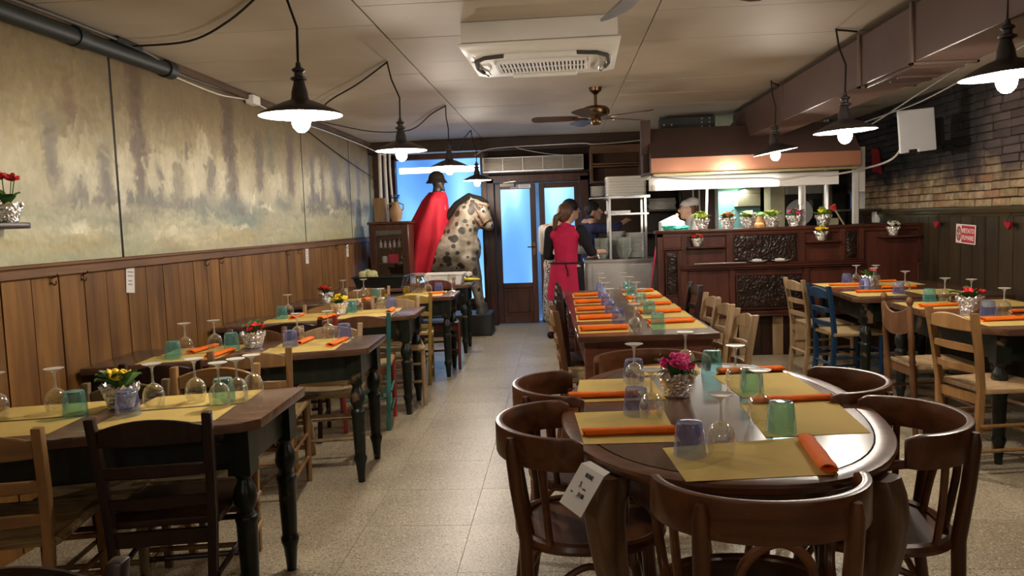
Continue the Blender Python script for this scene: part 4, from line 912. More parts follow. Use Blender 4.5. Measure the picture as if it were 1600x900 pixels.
cable('ceiling_cable', [(-1.25,9.95,zc-.12),(-1.12,9.5,zc-.05),(-.995,9.15,zc)], .006, CORD, 'short dark cable slanting up to the farthest left lamp')
cable('ceiling_cable', [(1.67,4.90,zc),(1.72,4.92,zc),(1.81,4.95,zc-.005)], .006, CORD, 'short dark cable from the duct to the middle right lamp')
cable('ceiling_cable', [(1.75,6.65,zc),(1.77,6.7,zc-.004),(1.84,6.75,zc-.02)], .006, CORD, 'short curved cable from the duct to the lamp by the hood')
PIPE = MT('dark green pipe paint', (.008,.011,.010), .55)
p = cable('drain_pipe', [(-2.38,.8,2.39),(-2.38,3.0,2.385),(-2.385,4.0,2.40),(-2.39,4.85,2.415)], .044, PIPE, 'thick dark green pipe along the top of the left wall', 'pipe', 14)
O(MB().tube([(-2.385,3.86,2.40),(-2.385,3.95,2.40)],.052,14), 'pipe_collar', PIPE, p); O(MB().tube([(-2.39,4.78,2.414),(-2.39,4.87,2.416)],.054,14), 'pipe_collar', PIPE, p)
GREYC = MT('grey cable', (.09,.08,.07), .6)
cable('wall_cable', [(-2.40,3.0,2.45),(-2.37,3.8,2.46),(-2.35,4.5,2.45),(-2.40,5.0,2.42),(-2.41,6.0,2.44),(-2.41,7.2,2.43),(-2.41,9.8,2.45)], .008, GREYC, 'grey cable running under the ceiling along the painted wall')
cable('wall_cable', [(-2.42,4.9,2.40),(-2.42,5.6,2.39),(-2.42,6.2,2.43),(-2.42,7.0,2.40),(-2.42,8.2,2.42),(-2.38,9.6,2.40),(-2.2,10.0,2.30)], .006, WCORD, 'pale cable drooping along the top of the painted wall')
cable('wall_cable', [(-2.42,7.3,2.40),(-2.42,8.4,2.25),(-2.40,9.4,2.12),(-2.38,10.2,2.02)], .005, CORD, 'thin dark cable slanting down the far end of the painted wall')
ST(O(MB().box(XL,XL+.06,1.0,10.2,2.43,ZC), 'trim_5', WOOD('stained ledge', (.06,.035,.02), (.14,.09,.05), 1, .7), bevel=.006))
tag(O(MB().box(-2.42,-2.35,6.10,6.24,2.395,2.465), 'junction_box', WHITE, bevel=.006), 'small white junction box at the top of the painted wall', 'junction box')
tag(O(MB().box(-2.42,-2.34,4.20,4.45,2.44,2.475), 'junction_box', BLACK, bevel=.006), 'black cable box above the green pipe', 'junction box')
for i,(x,r) in enumerate(((-2.27,.022),(-2.20,.018),(-2.14,.014))):
    cable('wall_pipe', [(x,10.02,2.36),(x,10.0,2.1),(x+.01*i,9.98,1.62),(x+.01*i,9.98,1.2)], r, WCORD, ('thick','middle','thin')[i]+' pale vertical pipe in the far left corner by the window', 'pipe', 10)
# white cable pinned along the back beam and along the hood
cable('wall_cable', [(-1.05,10.03,2.26),(-.9,10.03,2.33),(-.55,10.03,2.35),(-.2,10.03,2.355),(.3,10.03,2.36),(.45,10.02,2.34),(.8,10.02,2.35),(1.08,10.02,2.37)], .007, WCORD, 'pale cable pinned along the dark beam above the door')
cable('wall_cable', [(-.55,10.02,2.35),(-.4,10.0,2.30),(-.1,10.25,2.26),(.2,10.45,2.25)], .005, WCORD, 'thin pale cable drooping from the beam to the metal grille')

# ================================================================ CEILING UNIT, FANS, DUCT
ac = T('ceiling_air_conditioner', 'boxy white air conditioner hung under the ceiling with a slatted intake', 'air conditioner', (-.085,4.30,0), math.radians(-1.5))
CREAM = MT('cream plastic', (.78,.76,.71), .4, var=.03)
O(MB().box(-.42,.42,0,.84,2.355,ZC), 'casing', CREAM, ac, bevel=.008, seg=2)
m = MB(); vs = [(-.435,-.015,2.365),(.435,-.015,2.365),(.435,.855,2.365),(-.435,.855,2.365),(-.435,-.015,2.352),(.435,-.015,2.352),(.435,.855,2.352),(-.435,.855,2.352),(-.36,.06,2.325),(.36,.06,2.325),(.36,.78,2.325),(-.36,.78,2.325)]
m.add(vs,[(0,1,2,3),(0,4,5,1),(1,5,6,2),(2,6,7,3),(3,7,4,0),(4,8,9,5),(5,9,10,6),(6,10,11,7),(7,11,8,4),(8,11,10,9)]); O(m, 'panel', CREAM, ac, bevel=.004)
O(MB().box(-.255,.255,.30,.58,2.318,2.3245), 'intake_back', BLACK, ac)
sl = mesh_of(MB().box(-.0055,.0055,.30,.58,2.308,2.3195), 'slat', bevel=.002); sl.materials.append(CREAM)
for i in range(24): O(sl, 'slat', None, ac, loc=(-.25+i*.0217,0,0))
O(MB().box(-.27,.27,.28,.30,2.306,2.326).box(-.27,.27,.58,.60,2.306,2.326).box(-.275,-.255,.28,.60,2.306,2.326).box(.255,.275,.28,.60,2.306,2.326).box(-.27,.27,.435,.445,2.307,2.316), 'intake_frame', CREAM, ac, bevel=.003)
FOAM = MT('dark grey foam', (.07,.06,.055), .8)
arc = [(-.37,.60,2.322),(-.385,.44,2.318),(-.37,.24,2.316),(-.31,.15,2.316),(-.20,.115,2.316)]
O(MB().tube(arc,.012,8), 'air_deflector', FOAM, ac); O(MB().tube([(-x,y,z) for x,y,z in arc],.012,8), 'air_deflector', FOAM, ac)
O(MB().box(-.20,.20,.10,.14,2.300,2.325), 'louver', CREAM, ac, bevel=.005); O(MB().box(-.40,-.37,.25,.60,2.312,2.325), 'louver', CREAM, ac, bevel=.005); O(MB().box(.37,.40,.25,.60,2.312,2.325), 'louver', CREAM, ac, bevel=.005); O(MB().box(-.2,.2,.70,.74,2.305,2.325), 'louver', CREAM, ac, bevel=.005)
O(MB().tube([(-.37,.60,2.318),(-.345,.68,2.312),(-.33,.60,2.308),(-.335,.48,2.31),(-.36,.44,2.316)],.006,6), 'wire_clip', STEEL, ac); O(MB().tube([(.37,.60,2.318),(.345,.68,2.312),(.33,.60,2.308),(.335,.48,2.31),(.36,.44,2.316)],.006,6), 'wire_clip', STEEL, ac)

BLADE = WOOD('fan blade', (.05,.03,.018), (.10,.065,.042), 0, .4)
def fan(label, x, y, z, a0, R=.53, pitch=.2):
    t = T('ceiling_fan', label, 'ceiling fan', (x,y,z), 0)
    h = ZC-z
    O(MB().lathe([(.001,h),(.055,h),(.05,h-.03),(.02,h-.055),(.013,h-.06),(.013,.10),(.03,.095),(.001,.095)],16), 'canopy', BRASS, t)
    O(MB().lathe([(.001,.098),(.05,.096),(.095,.085),(.112,.065),(.112,.035),(.10,.018),(.06,.008),(.04,.0),(.045,-.02),(.042,-.045),(.03,-.06),(.001,-.063)],24), 'motor_housing', BRASS, t)
    for k in range(5):
        a = math.radians(a0+72*k); M = Matrix.Rotation(a,4,'Z') @ Matrix.Rotation(pitch,4,'X')
        pl = [(.15,-.045),(.22,-.058),(R-.06,-.066),(R-.02,-.055),(R,-.02),(R,.02),(R-.02,.055),(R-.06,.066),(.22,.058),(.15,.045)]
        b = O(MB().prism(pl,-.003,.003,'z',M), 'blade', BLADE, t)
        O(MB().prism([(.07,-.012),(.12,-.016),(.17,-.035),(.20,0),(.17,.035),(.12,.016),(.07,.012)],-.010,-.004,'z',M), 'blade_iron', BRASS, b)
fan('brass ceiling fan with dark blades in the middle of the room', .32,6.60,2.235,36)
fan('ceiling fan above the camera, only a blade tip showing at the top edge', .34,2.72,2.20,102,pitch=-.35)

DUCTM = MT('brown painted sheet metal', (.115,.066,.053), .45, var=.10, scale=2.5, bmp=.05, bs=6)
DUCTD = MT('dark brown sheet metal', (.060,.033,.028), .42, var=.12, scale=2.5)
GALV = MT('dull galvanised edge', (.20,.14,.11), .45, .6)
dt = T('ventilation_duct', 'long brown rectangular air duct under the ceiling on the right', 'duct', (0,0,0))
for y0,y1 in ((-.5,1.6),(1.61,3.0),(3.01,4.23),(4.25,4.94),(4.96,6.6),(6.61,8.45)): O(MB().box(1.83,2.14,y0,y1,2.145,2.435), 'duct_section', DUCTM, dt, bevel=.004)
for y in (4.24,4.95): O(MB().box(1.815,1.83,y-.016,y+.016,2.13,2.45).box(1.815,2.155,y-.016,y+.016,2.130,2.145).box(2.14,2.155,y-.016,y+.016,2.13,2.45), 'flange', GALV, dt, bevel=.002)
O(MB().box(1.85,2.12,4.30,4.90,2.125,2.145).box(1.88,2.10,4.52,4.56,2.115,2.127), 'inspection_cover', DUCTM, dt, bevel=.003)
O(MB().box(1.88,2.10,4.62,4.66,2.112,2.126), 'cover_handle', DUCTD, dt, bevel=.003)
el = [(2.62,2.15),(2.62,2.47)]+[(2.08-.27*math.sin(a),2.20+.27*math.cos(a)) for a in [PI/2*i/10 for i in range(11)]]+[(1.81,2.15)]
O(MB().prism(el, 8.46, 8.75, 'y'), 'duct_elbow', DUCTD, dt)
cable('wall_cable', [(2.2,3.4,2.22),(2.3,4.6,2.20),(2.45,5.6,2.17),(2.55,6.6,2.10),(2.7,7.4,2.12)], .006, GREYC, 'grey cable drooping beside the brown duct in front of the brick wall')
cable('wall_cable', [(2.2,3.5,2.19),(2.36,5.2,2.10),(2.5,6.2,2.12),(2.6,7.2,2.14)], .005, GREYC, 'second thinner grey cable drooping below the duct')
pb = T('perforated_box', 'black perforated metal box hanging above the brown hood', 'box', (1.10,8.62,2.27))
O(MB().box(0,.58,0,.18,0,.19), 'casing', BLACK, pb, bevel=.006)
hole = mesh_of(MB().lathe([(.001,0),(.010,0),(.010,.004),(.001,.004)],10,M=Matrix.Rotation(PI/2,4,'X')), 'hole'); hole.materials.append(MT('pale hole',(.40,.38,.34),.6))
for x in (.44,.52):
    for z in (.03,.08,.125,.165): O(hole, 'hole', None, pb, loc=(x,0,z))
for x in (.04,.12):
    for z in (.05,.11): O(hole, 'hole', None, pb, loc=(x,0,z))
for x in (.01,.57): O(MB().tube([(x,.09,.19),(x,.09,ZC-2.27)],.005,6), 'hanger', CORD, pb)

# ================================================================ HOOD, FIXTURE, POSTS
hd = T('extractor_hood', 'brown metal extractor hood spanning the kitchen counter', 'hood', (.87,7.55,0))
LIP = MT('copper brown sheet metal', (.40,.175,.10), .30, .45, var=.08, scale=3)
hw = 1.93
O(MB().box(0,hw,0,.018,1.825,1.955).box(0,hw,0,.05,1.815,1.828), 'front_lip', LIP, hd, bevel=.003)
O(MB().prism([(.0,1.955),(.30,2.26),(.95,2.26),(.95,2.24),(.31,2.24),(.018,1.945)],0,hw,'x'), 'sloping_face', DUCTD, hd, bevel=.002)
for x in (0,hw-.015): O(MB().prism([(.01,1.83),(.01,1.95),(.30,2.25),(.95,2.25),(.95,1.83)],x,x+.015,'x'), 'side_panel', DUCTD, hd)
O(MB().box(.02,hw-.02,.95,.97,1.80,2.25), 'back_panel', STEEL, hd)
O(MB().box(.03,hw-.03,.055,.09,1.79,1.81), 'grease_gutter', MT('brassy gutter',(.38,.34,.16),.35,.6), hd)
tag(O(MB().box(.81,.8695,7.72,7.80,1.83,2.33).box(.80,.89,7.70,7.82,2.0,2.33), 'wooden_post', WOOD('post wood',(.05,.025,.018),(.09,.05,.038),2,.5), bevel=.005), 'dark wooden post at the left end of the extractor hood', 'post')
fx = T('light_fixture', 'long white fluorescent light fixture under the extractor hood', 'light', (.90,8.02,0))
O(MB().box(0,1.86,0,.012,1.665,1.80).box(0,1.86,.012,.16,1.785,1.80), 'reflector', WHITE, fx, bevel=.002)
tb = O(MB().box(.06,1.27,-.045,-.001,1.675,1.715), 'tube', EMIT('fluorescent tube',(.98,1,.94),7), fx, bevel=.012, seg=2)
O(MB().box(.03,.06,-.045,0,1.67,1.72), 'tube_holder', WHITE, fx); O(MB().box(1.27,1.30,-.045,0,1.67,1.72), 'tube_holder', WHITE, fx)
la = bpy.data.lights.new('tube_light','AREA'); la.shape = 'RECTANGLE'; la.size = 1.2; la.size_y = .05; la.energy = TUBE_W; la.color = (1,.97,.86)
lo = bpy.data.objects.new('tube_light', la); COL.objects.link(lo); lo.parent = fx; lo.location = (.66,.085,1.70)
cable('wall_cable', [(.93,7.98,1.80),(1.3,7.97,1.765),(1.75,7.97,1.755),(2.05,7.97,1.75),(2.2,7.97,1.735),(2.45,7.97,1.765),(2.65,7.97,1.755),(2.95,7.9,1.80),(3.06,7.5,1.86),(3.05,7.2,2.0)], .010, WCORD, 'thick white cable sagging along the light fixture up to the white panel')
POSTM = MT('pale grey painted metal', (.50,.48,.45), .5)
tag(O(MB().box(2.375,2.425,7.97,8.02,1.27,1.67).box(2.37,2.39,7.95,8.03,1.48,1.67), 'metal_post', POSTM, bevel=.003), 'pale metal post standing on the counter behind the rightmost flower pots', 'post')
tag(O(MB().box(2.885,2.935,7.97,8.02,1.27,1.86), 'metal_post', POSTM, bevel=.003), 'pale metal post at the right end of the hood', 'post')
tag(O(MB().box(2.936,3.0,7.98,8.01,1.58,2.02), 'metal_strip', POSTM, bevel=.003), 'flat pale metal strip hanging right of the hood', 'panel')

# ================================================================ COUNTER
ct = T('carved_counter', 'tall dark carved wooden counter front between dining room and kitchen', 'counter', (.95,7.86,0))
X0 = .95
def cx(x): return x-X0
O(MB().box(0,2.55,.02,.06,.42,1.24), 'back_board', COUNTW, ct)
O(MB().box(-.02,2.55,-.03,.16,1.235,1.265), 'top_board', COUNTX, ct, bevel=.006, seg=2)
for x0,x1 in ((.237,.29),(.67,.74),(1.36,1.43),(1.76,1.81),(1.935,1.99),(2.50,2.55)): O(MB().box(x0,x1,-.012,.02,.90,1.235), 'stile', COUNTW, ct, bevel=.003)
O(MB().box(0,2.55,-.010,.02,1.20,1.235), 'top_moulding', COUNTX, ct, bevel=.003)
O(MB().box(.23,1.99,-.055,.03,.885,.905).box(.23,1.99,-.035,.03,.865,.885).box(.23,1.99,-.025,.03,.905,.925), 'ledge', COUNTX, ct, bevel=.004)
O(MB().box(.23,2.55,-.035,.03,.41,.445).box(.23,2.55,-.05,.03,.395,.412), 'lower_moulding', COUNTX, ct, bevel=.004)
for x0,x1 in ((.235,.29),(.70,.755),(1.415,1.47),(2.5,2.55)): O(MB().box(x0,x1,-.012,.02,.445,.865), 'stile', COUNTW, ct, bevel=.003)
O(MB().box(.06,.235,-.006,.02,1.09,1.235).box(.05,.245,-.03,.02,1.075,1.09), 'pilaster_panel', COUNTW, ct, bevel=.003)
O(MB().box(0,.06,-.01,.06,0,1.235).box(.20,.25,-.01,.06,0,1.07).box(.06,.20,-.004,.06,0,.62).box(.0,.055,-.008,.12,0,1.232), 'pilaster', COUNTW, ct, bevel=.003)
def carved(x0,x1,z0,z1,seed,dens=150):
    w_, h_ = x1-x0, z1-z0; nx, nz = max(8,int(w_*dens)), max(8,int(h_*dens)); vs = []; fs = []
    rnd = random.Random(seed); cs = [(rnd.uniform(.1,.9)*w_, rnd.uniform(.1,.9)*h_, rnd.uniform(.03,.09), rnd.choice((-1,1))) for _ in range(11)]
    for i in range(nx+1):
        for j in range(nz+1):
            x, z = w_*i/nx, h_*j/nz; e = min(1, min(x,w_-x,z,h_-z)/.02)
            p = Vector((x*34+seed*5, z*34, seed)); d = mnoise.noise(p+Vector((mnoise.noise(p*.6),mnoise.noise(p*.6+Vector((5,1,2))),0))*1.2)
            v = .006*max(0,1-abs(d)*3.4)
            for cx_,cz_,r,sg in cs:
                rr = math.hypot(x-cx_,z-cz_)
                if rr < r: v += .0055*(.5+.5*math.sin(rr*300+sg*4*math.atan2(z-cz_,x-cx_)))*(1-rr/r)**.5
            vs.append((x0+x, -.004-e*(v+.003*mnoise.noise(Vector((x*60,z*60,seed)))), z0+z))
    for i in range(nx):
        for j in range(nz): fs.append((i*(nz+1)+j,(i+1)*(nz+1)+j,(i+1)*(nz+1)+j+1,i*(nz+1)+j+1))
    p = O(MB().add(vs,fs), 'carved_panel', CARVE, ct, ang=180)
    O(MB().box(x0-.012,x1+.012,-.018,.0,z1,z1+.012).box(x0-.012,x1+.012,-.018,.0,z0-.012,z0).box(x0-.012,x0,-.018,.0,z0,z1).box(x1,x1+.012,-.018,.0,z0,z1), 'panel_moulding', COUNTX, p, bevel=.003)
carved(.745,1.355,.93,1.195,1); carved(.775,1.40,.475,.80,2); carved(.09,.195,.63,1.045,3); carved(1.825,1.925,.94,1.21,4)
for x0,x1,z in ((.29,.67,1.085),(1.43,1.755,1.105),(2.12,2.50,1.13)):
    O(MB().box(x0,x1,-.085,.02,z,z+.016), 'display_shelf', COUNTX, ct, bevel=.003)
kb = ST(O(MB().box(1.18,3.5,7.90,7.93,.0,.40), 'baseboard_1', DARKWALL))
for i in range(21):
    O(MB().box(1.20+i*.109,1.20+i*.109+.103,7.885,7.90,.0,.385+.0*i), 'board', PALE if i in (3,5,8,10) else DARKW, kb, bevel=.003)
tag(O(MB().box(1.0,3.45,8.03,8.35,1.222,1.25).box(1.0,1.05,8.03,8.35,0,1.222).box(3.35,3.40,8.03,8.35,0,1.222), 'kitchen_worktop', STEEL, bevel=.004), 'steel kitchen worktop behind the carved counter', 'worktop')
# flowers on the counter and on its little shelves
for x,l,pm,lm,nb in ((1.40,'lime yellow primrose leftmost on the carved counter, beside the white cap',LIMEF,LEAFL,8),(1.655,'orange flowers on the carved counter top, second pot from the left',ORF,LEAF,7),(1.855,'white primrose on the carved counter top, in front of the teal kitchen opening',WHF,LEAFL,7),
    (2.09,'pale green leafy plant with few blooms on the carved counter top',LIMEF,LEAFL,3),(2.305,'pink-red primrose on the carved counter top beside the pale post',PINKF,LEAF,7),(2.58,'yellow primrose rightmost on the carved counter top',YELF,LEAFL,4)):
    pot(x,7.93,1.2655,l,pm,lm,s=1.38,nb=nb,spread=.05,nl=13)
pot(1.335,7.815,1.102,'dark red flowers on the left little shelf of the carved counter',REDF,LEAF,s=1.05,nb=7,spread=.05)
pot(2.52,7.815,1.122,'yellow flowers in loose foil on the middle little shelf of the carved counter',YELF,LEAFL,s=1.2,nb=9,spread=.05,nl=4)
pot(3.20,7.815,1.147,'white flowers in foil on the right little shelf of the carved counter',WHF,LEAF,s=1.15,nb=8,spread=.04,nl=4)
PORC = MT('white porcelain', (.78,.76,.72), .2, var=.02, coat=.3)
def lathe_mesh(name, prof, mat, n=24, ang=40): me = mesh_of(MB().lathe(prof,n), name, ang=ang); me.materials.append(mat); return me
PLATE = lathe_mesh('plate', [(.0,.004),(.06,.004),(.075,.008),(.118,.018),(.120,.020),(.117,.021),(.074,.012),(.06,.008),(.0,.008)], PORC)
for x,l in ((1.92,'shallow white dish with folded paper, left on the counter ledge'),(2.14,'shallow white dish with folded paper, right on the counter ledge')):
    t = T('dish', l, 'dish', (x,7.825,.926), 0, 'dishes on the counter ledge'); t.scale = (.78,.42,1.0)
    O(PLATE, 'plate', None, t); m = MB()
    for i in range(3): m.box(-.07+i*.035,-.03+i*.035,-.03,.05,.012,.034+.004*(i%2))
    O(m, 'paper_napkin', PAPER, t, bevel=.002)
cable('ladle', [(1.30,7.80,.932),(1.60,7.80,.932),(1.8,7.80,.932)], .006, STEEL, 'long steel spoon handle lying on the counter ledge', 'utensil')
# ================================================================ LETTERING HELPER
def text_mesh(s, size, mat, name='lettering', ext=.0006, bold=0):
    cu = bpy.data.curves.new(name,'FONT'); cu.body = s; cu.size = size; cu.align_x = 'CENTER'; cu.align_y = 'CENTER'; cu.extrude = ext; cu.offset = bold; cu.resolution_u = 3
    o = bpy.data.objects.new(name, cu); COL.objects.link(o); bpy.context.view_layer.update()
    me = bpy.data.meshes.new_from_object(o.evaluated_get(bpy.context.evaluated_depsgraph_get())); bpy.data.objects.remove(o); me.name = name
    me.materials.clear(); me.materials.append(mat); return me
def basis(x, y, z, o): return Matrix(((x[0],y[0],z[0],o[0]),(x[1],y[1],z[1],o[1]),(x[2],y[2],z[2],o[2]),(0,0,0,1)))
# reservation slip folded over the rim of the oval table
K = lambda x,z,k: Vector((x*k, 1.98*k, 1.4+(z-1.4)*k))
TL, TR, BR, BL = K(.036,.779,1.05), K(.093,.743,.985), K(.024,.640,1.02), K(-.023,.678,1.045)
BR = TR+(BL-TL)
F1, F2 = K(.059,.793,1.05), K(.109,.761,1.0); F1.z = F2.z = .7535
rs = T('reservation_slip','white reservation slip with handwriting hanging over the rim of the oval table','paper slip',tuple(TL))
nrm = (TR-TL).cross(BL-TL).normalized(); nrm = nrm if nrm.y < 0 else -nrm
def quad_slab(a,b,c,d,t): m = MB(); n_ = (b-a).cross(d-a).normalized()*t; return m.add([a,b,c,d,a+n_,b+n_,c+n_,d+n_],[(0,1,2,3),(7,6,5,4),(0,4,5,1),(1,5,6,2),(2,6,7,3),(3,7,4,0)])
O(quad_slab(Vector(),TR-TL,BR-TL,BL-TL,.0006),'paper',PAPER,rs); O(quad_slab(Vector(),TR-TL,F2-TL,F1-TL,.0006),'flap',PAPER,rs)
ex = (TR-TL).normalized(); ey = -(BL-TL); ey = (ey-ex*ey.dot(ex)).normalized(); W_, H_ = (TR-TL).length, (BL-TL).length
for s,u,v,sz in (('IRENE',.55,.17,.017),('5',.40,.40,.019),('______',.45,.43,.010),('pers.',.62,.46,.008),('21:00',.60,.62,.017),('ore',.22,.63,.008),('________',.50,.66,.008)):
    o = O(text_mesh(s,sz,INK),'lettering',None,rs); o.matrix_local = basis(ex,ey,nrm,(TR-TL)*u+(BL-TL)*v+nrm*.0012)
# slips pinned on the wainscot
for y,z,l,tl in ((4.29,1.155,'white paper slip pinned to the left wainscot nearest the camera',.10),(7.41,1.15,'white paper slip pinned to the left wainscot behind the third table',.05),(8.85,1.15,'white paper slip pinned to the left wainscot farthest back',.04)):
    t = T('price_slip', l, 'paper slip', (-2.428,y,z)); t.rotation_euler = (-tl,0,0)
    O(MB().box(0,.001,-.043,.043,-.075,.07),'paper',PAPER,t)
    GREYI = MT('faded print',(.30,.29,.30),.8)
    for zz,w_ in ((.042,.030),(.020,.028),(-.008,.016),(-.028,.02)): O(MB().box(.001,.0016,-.005-w_ if zz < 0 else -w_,w_,zz-.0035,zz+.0035),'print_line',GREYI,t)
for y,l in ((3.60,'nearest the camera'),(3.84,'second from the camera'),(5.24,'third from the camera'),(5.47,'fourth from the camera'),(6.85,'fifth from the camera'),(7.16,'sixth from the camera'),(8.37,'seventh from the camera'),(8.76,'farthest from the camera')):
    t = T('coat_hook','small brass coat hook on the left wainscot, '+l,'hook',(-2.43,y,1.195),0,'coat hooks on the left wainscot'); t.scale = (.62,.7,.7)
    O(MB().box(0,.004,-.012,.012,-.02,.035),'back_plate',BRASS,t,bevel=.001)
    O(MB().tube([(.004,0,.02),(.05,0,.035),(.06,0,.045)],.005,6).tube([(.004,0,-.005),(.03,0,-.025),(.045,0,-.01),(.045,0,.005)],.005,6).ball((.062,0,.047),.008,8,5),'prongs',BRASS,t)
# little shelf with a pot at the left edge
t = T('wall_shelf','dark wooden bracket shelf with rounded end at the left edge of the photo','shelf',(XL,2.45,1.447))
O(MB().prism([(0,0),(.17,0),(.17,.80),(.155,.85),(.12,.87),(0,.87)],0,.026),'board',DARKW,t,bevel=.006,seg=2)
for y in (.2,.6): O(MB().prism([(.0,0),(.12,0),(0,-.12)],y-.012,y+.012,'y'),'bracket',DARKW,t,bevel=.003)
pot(-2.33,3.205,1.4735,'tall red flower in foil on the bracket shelf at the left edge of the photo',REDF,LEAF,s=1.1,nb=4,spread=.05,nl=7,hb=.165,stems=True)

# ================================================================ RIGHT WALL THINGS
sg = T('no_smoking_sign','red and white no smoking sign on the dark right wainscot','sign',(3.474,7.0,1.165)); sg.rotation_euler = (.04,0,0)
SRED = MT('sign red',(.55,.03,.05),.4,var=.04); SWH = MT('sign white',(.80,.76,.70),.4,var=.02); SGR = MT('sign green grey',(.22,.36,.28),.5)
O(MB().box(-.003,0,-.165,.165,-.083,.083),'plate',SWH,sg,bevel=.002)
O(MB().box(-.0045,-.003,-.150,.065,-.072,.072),'red_field',SRED,sg)
for s,z in (('VIETATO',.026),('FUMARE',-.034)):
    o = O(text_mesh(s,.056,SWH,bold=.0012),'lettering',None,sg); o.matrix_local = basis((0,-1,0),(0,0,1),(-1,0,0),(-.0052,-.0425,z)); o.scale = (.93,1,1)
Mr = Matrix.Translation((-.0036,.112,0)) @ Matrix.Rotation(-PI/2,4,'Y')
em = O(MB().lathe([(.040,0),(.056,0),(.056,.001),(.040,.001)],28,M=Matrix.Translation((-.0034,.112,0))@Matrix.Diagonal((1,.72,1.15,1))@Matrix.Rotation(-PI/2,4,'Y')),'emblem_ring',SRED,sg)
O(MB().lathe([(0,0),(.040,0)],28,M=Matrix.Translation((-.0038,.112,0))@Matrix.Diagonal((1,.72,1.15,1))@Matrix.Rotation(-PI/2,4,'Y')),'emblem_field',SGR,sg)
O(MB().bar((-.005,.135,.035),(-.005,.089,-.035),.010,.0015,up=(1,0,0)),'emblem_bar',SRED,sg); O(MB().box(-.0052,-.0046,.088,.136,-.006,.006),'emblem_cigarette',SWH,sg)
def heart(t,c,s):
    pl = []
    for i in range(24):
        a = 2*PI*i/24; pl.append((.062*math.sin(a)**3*s+c[1], (.050*math.cos(a)-.02*math.cos(2*a)-.008*math.cos(3*a))*s+c[2]))
    return O(MB().prism(pl,c[0]-.012,c[0]+.012,'x'),'heart',MT('dull red felt',(.33,.02,.03),.8),t,bevel=.004)
for y,l in ((7.46,'pair of small red hearts hanging left of the no smoking sign'),(6.30,'pair of small red hearts hanging right of the no smoking sign')):
    t = T('heart_ornament',l,'ornament',(3.45,y,1.26),0,'red heart ornaments'); heart(t,(0,.035,0),.42); heart(t,(-.02,-.03,-.012),.58)
    O(MB().tube([(0,.035,.03),(.01,.0,.085),(-.01,-.04,.03)],.002,5),'string',CORD,t)
wp = T('white_wall_panel','white rectangular panel with a notch on a black bracket high on the right wall','panel',(3.02,6.9,2.045)); wp.rotation_euler = (0,-.07,math.radians(-3))
O(MB().prism([(-.145,.185),(.145,.185),(.145,-.17),(.0,-.17),(.0,-.145),(-.075,-.145),(-.075,-.17),(-.145,-.17)],0,.035,'y'),'housing',MT('light grey plastic',(.60,.60,.62),.45,var=.02),wp,bevel=.004)
O(MB().box(.02,.30,.04,.10,-.19,-.13).box(.20,.23,.04,.30,-.20,.10).box(.23,.46,.05,.12,-.16,-.10).box(-.05,.10,.035,.09,-.13,.12),'bracket',MT('matt black metal',(.012,.011,.012),.8),wp,bevel=.004)
tag(O(MB().box(3.44,3.497,8.85,8.97,1.26,1.38),'thermostat',WHITE,bevel=.005),'small white thermostat box on the right wall behind the counter','thermostat')
tag(O(MB().prism([(8.80,2.05),(8.98,2.07),(8.96,1.82),(8.72,1.78)],3.44,3.455,'x'),'red_pennant',MT('dull red cloth',(.30,.02,.03),.8)),'dull red pennant hanging on the sooty right wall','pennant')

# ================================================================ GRILLE OVER THE DOOR, DOOR CLOSER, SIGN
GRM = MT('tarnished metal',(.22,.19,.16),.4,.8)
gr = T('air_grille','long metal slatted grille box above the glass door','grille',(-1.0,10.45,2.06))
O(MB().box(0,1.33,.05,.25,.0,.20),'casing',MT('dull metal',(.30,.27,.24),.4,.7),gr,bevel=.004)
for z in range(7): O(MB().box(.02,1.31,-.0,.05,.030+z*.0225,.034+z*.0225),'slat',GRM,gr)
O(MB().box(0,1.33,-.01,.05,.185,.20).box(0,1.33,-.015,.05,.0,.026),'frame_rail',STEEL,gr,bevel=.003)
for i in range(6): O(MB().box(.005+i*.264-.004,.005+i*.264+.004,-.006,.05,.02,.19),'divider',STEEL,gr)
cl = T('door_closer','dark metal door closer arm at the top of the left door leaf','door closer',(-.80,10.70,1.90)); O(MB().box(0,.20,-.03,.05,-.02,.03),'body',MT('gunmetal',(.10,.09,.08),.4,.7),cl,bevel=.004); O(MB().bar((.05,-.02,.035),(.22,-.05,.05),.02,.008).bar((.22,-.05,.05),(.12,.0,.07),.02,.008),'arm',STEEL,cl)
ds = T('door_sign','small white sign reading TIRARE at the top of the left door leaf','sign',(-.47,10.754,1.885)); O(MB().box(-.085,.085,0,.004,-.025,.025),'plate',PAPER,ds)
o = O(text_mesh('TIRARE',.034,MT('grey lettering',(.25,.25,.25),.7)),'lettering',None,ds); o.matrix_local = basis((1,0,0),(0,0,1),(0,-1,0),(0,-.0012,-.001)); o.scale = (1.1,1,1)
tag(O(MB().box(-.66,-.56,10.752,10.757,1.86,1.91),'door_sign',MT('grey sign',(.42,.40,.42),.6)),'blank grey plate left of the TIRARE sign on the door','sign')
# upper cupboard between door and hood
uc = T('upper_cupboard','open brown wooden cupboard high between the door and the extractor hood','cupboard',(.40,9.98,1.86))
BRD = WOOD('brown cupboard',(.10,.050,.026),(.17,.09,.05),0,.5)
O(MB().box(0,.64,.30,.33,0,.46).box(0,.03,0,.30,0,.46).box(.61,.64,0,.30,0,.46).box(0,.64,0,.30,.44,.46),'carcass',BRD,uc,bevel=.003)
for z in (.0,.19,.22): O(MB().box(.03,.61,.0 if z else .0,.30,z,z+.02),'shelf',BRD,uc,bevel=.003)
O(MB().box(.0,.64,-.02,.0,.36,.46),'fascia',BRD,uc,bevel=.003)

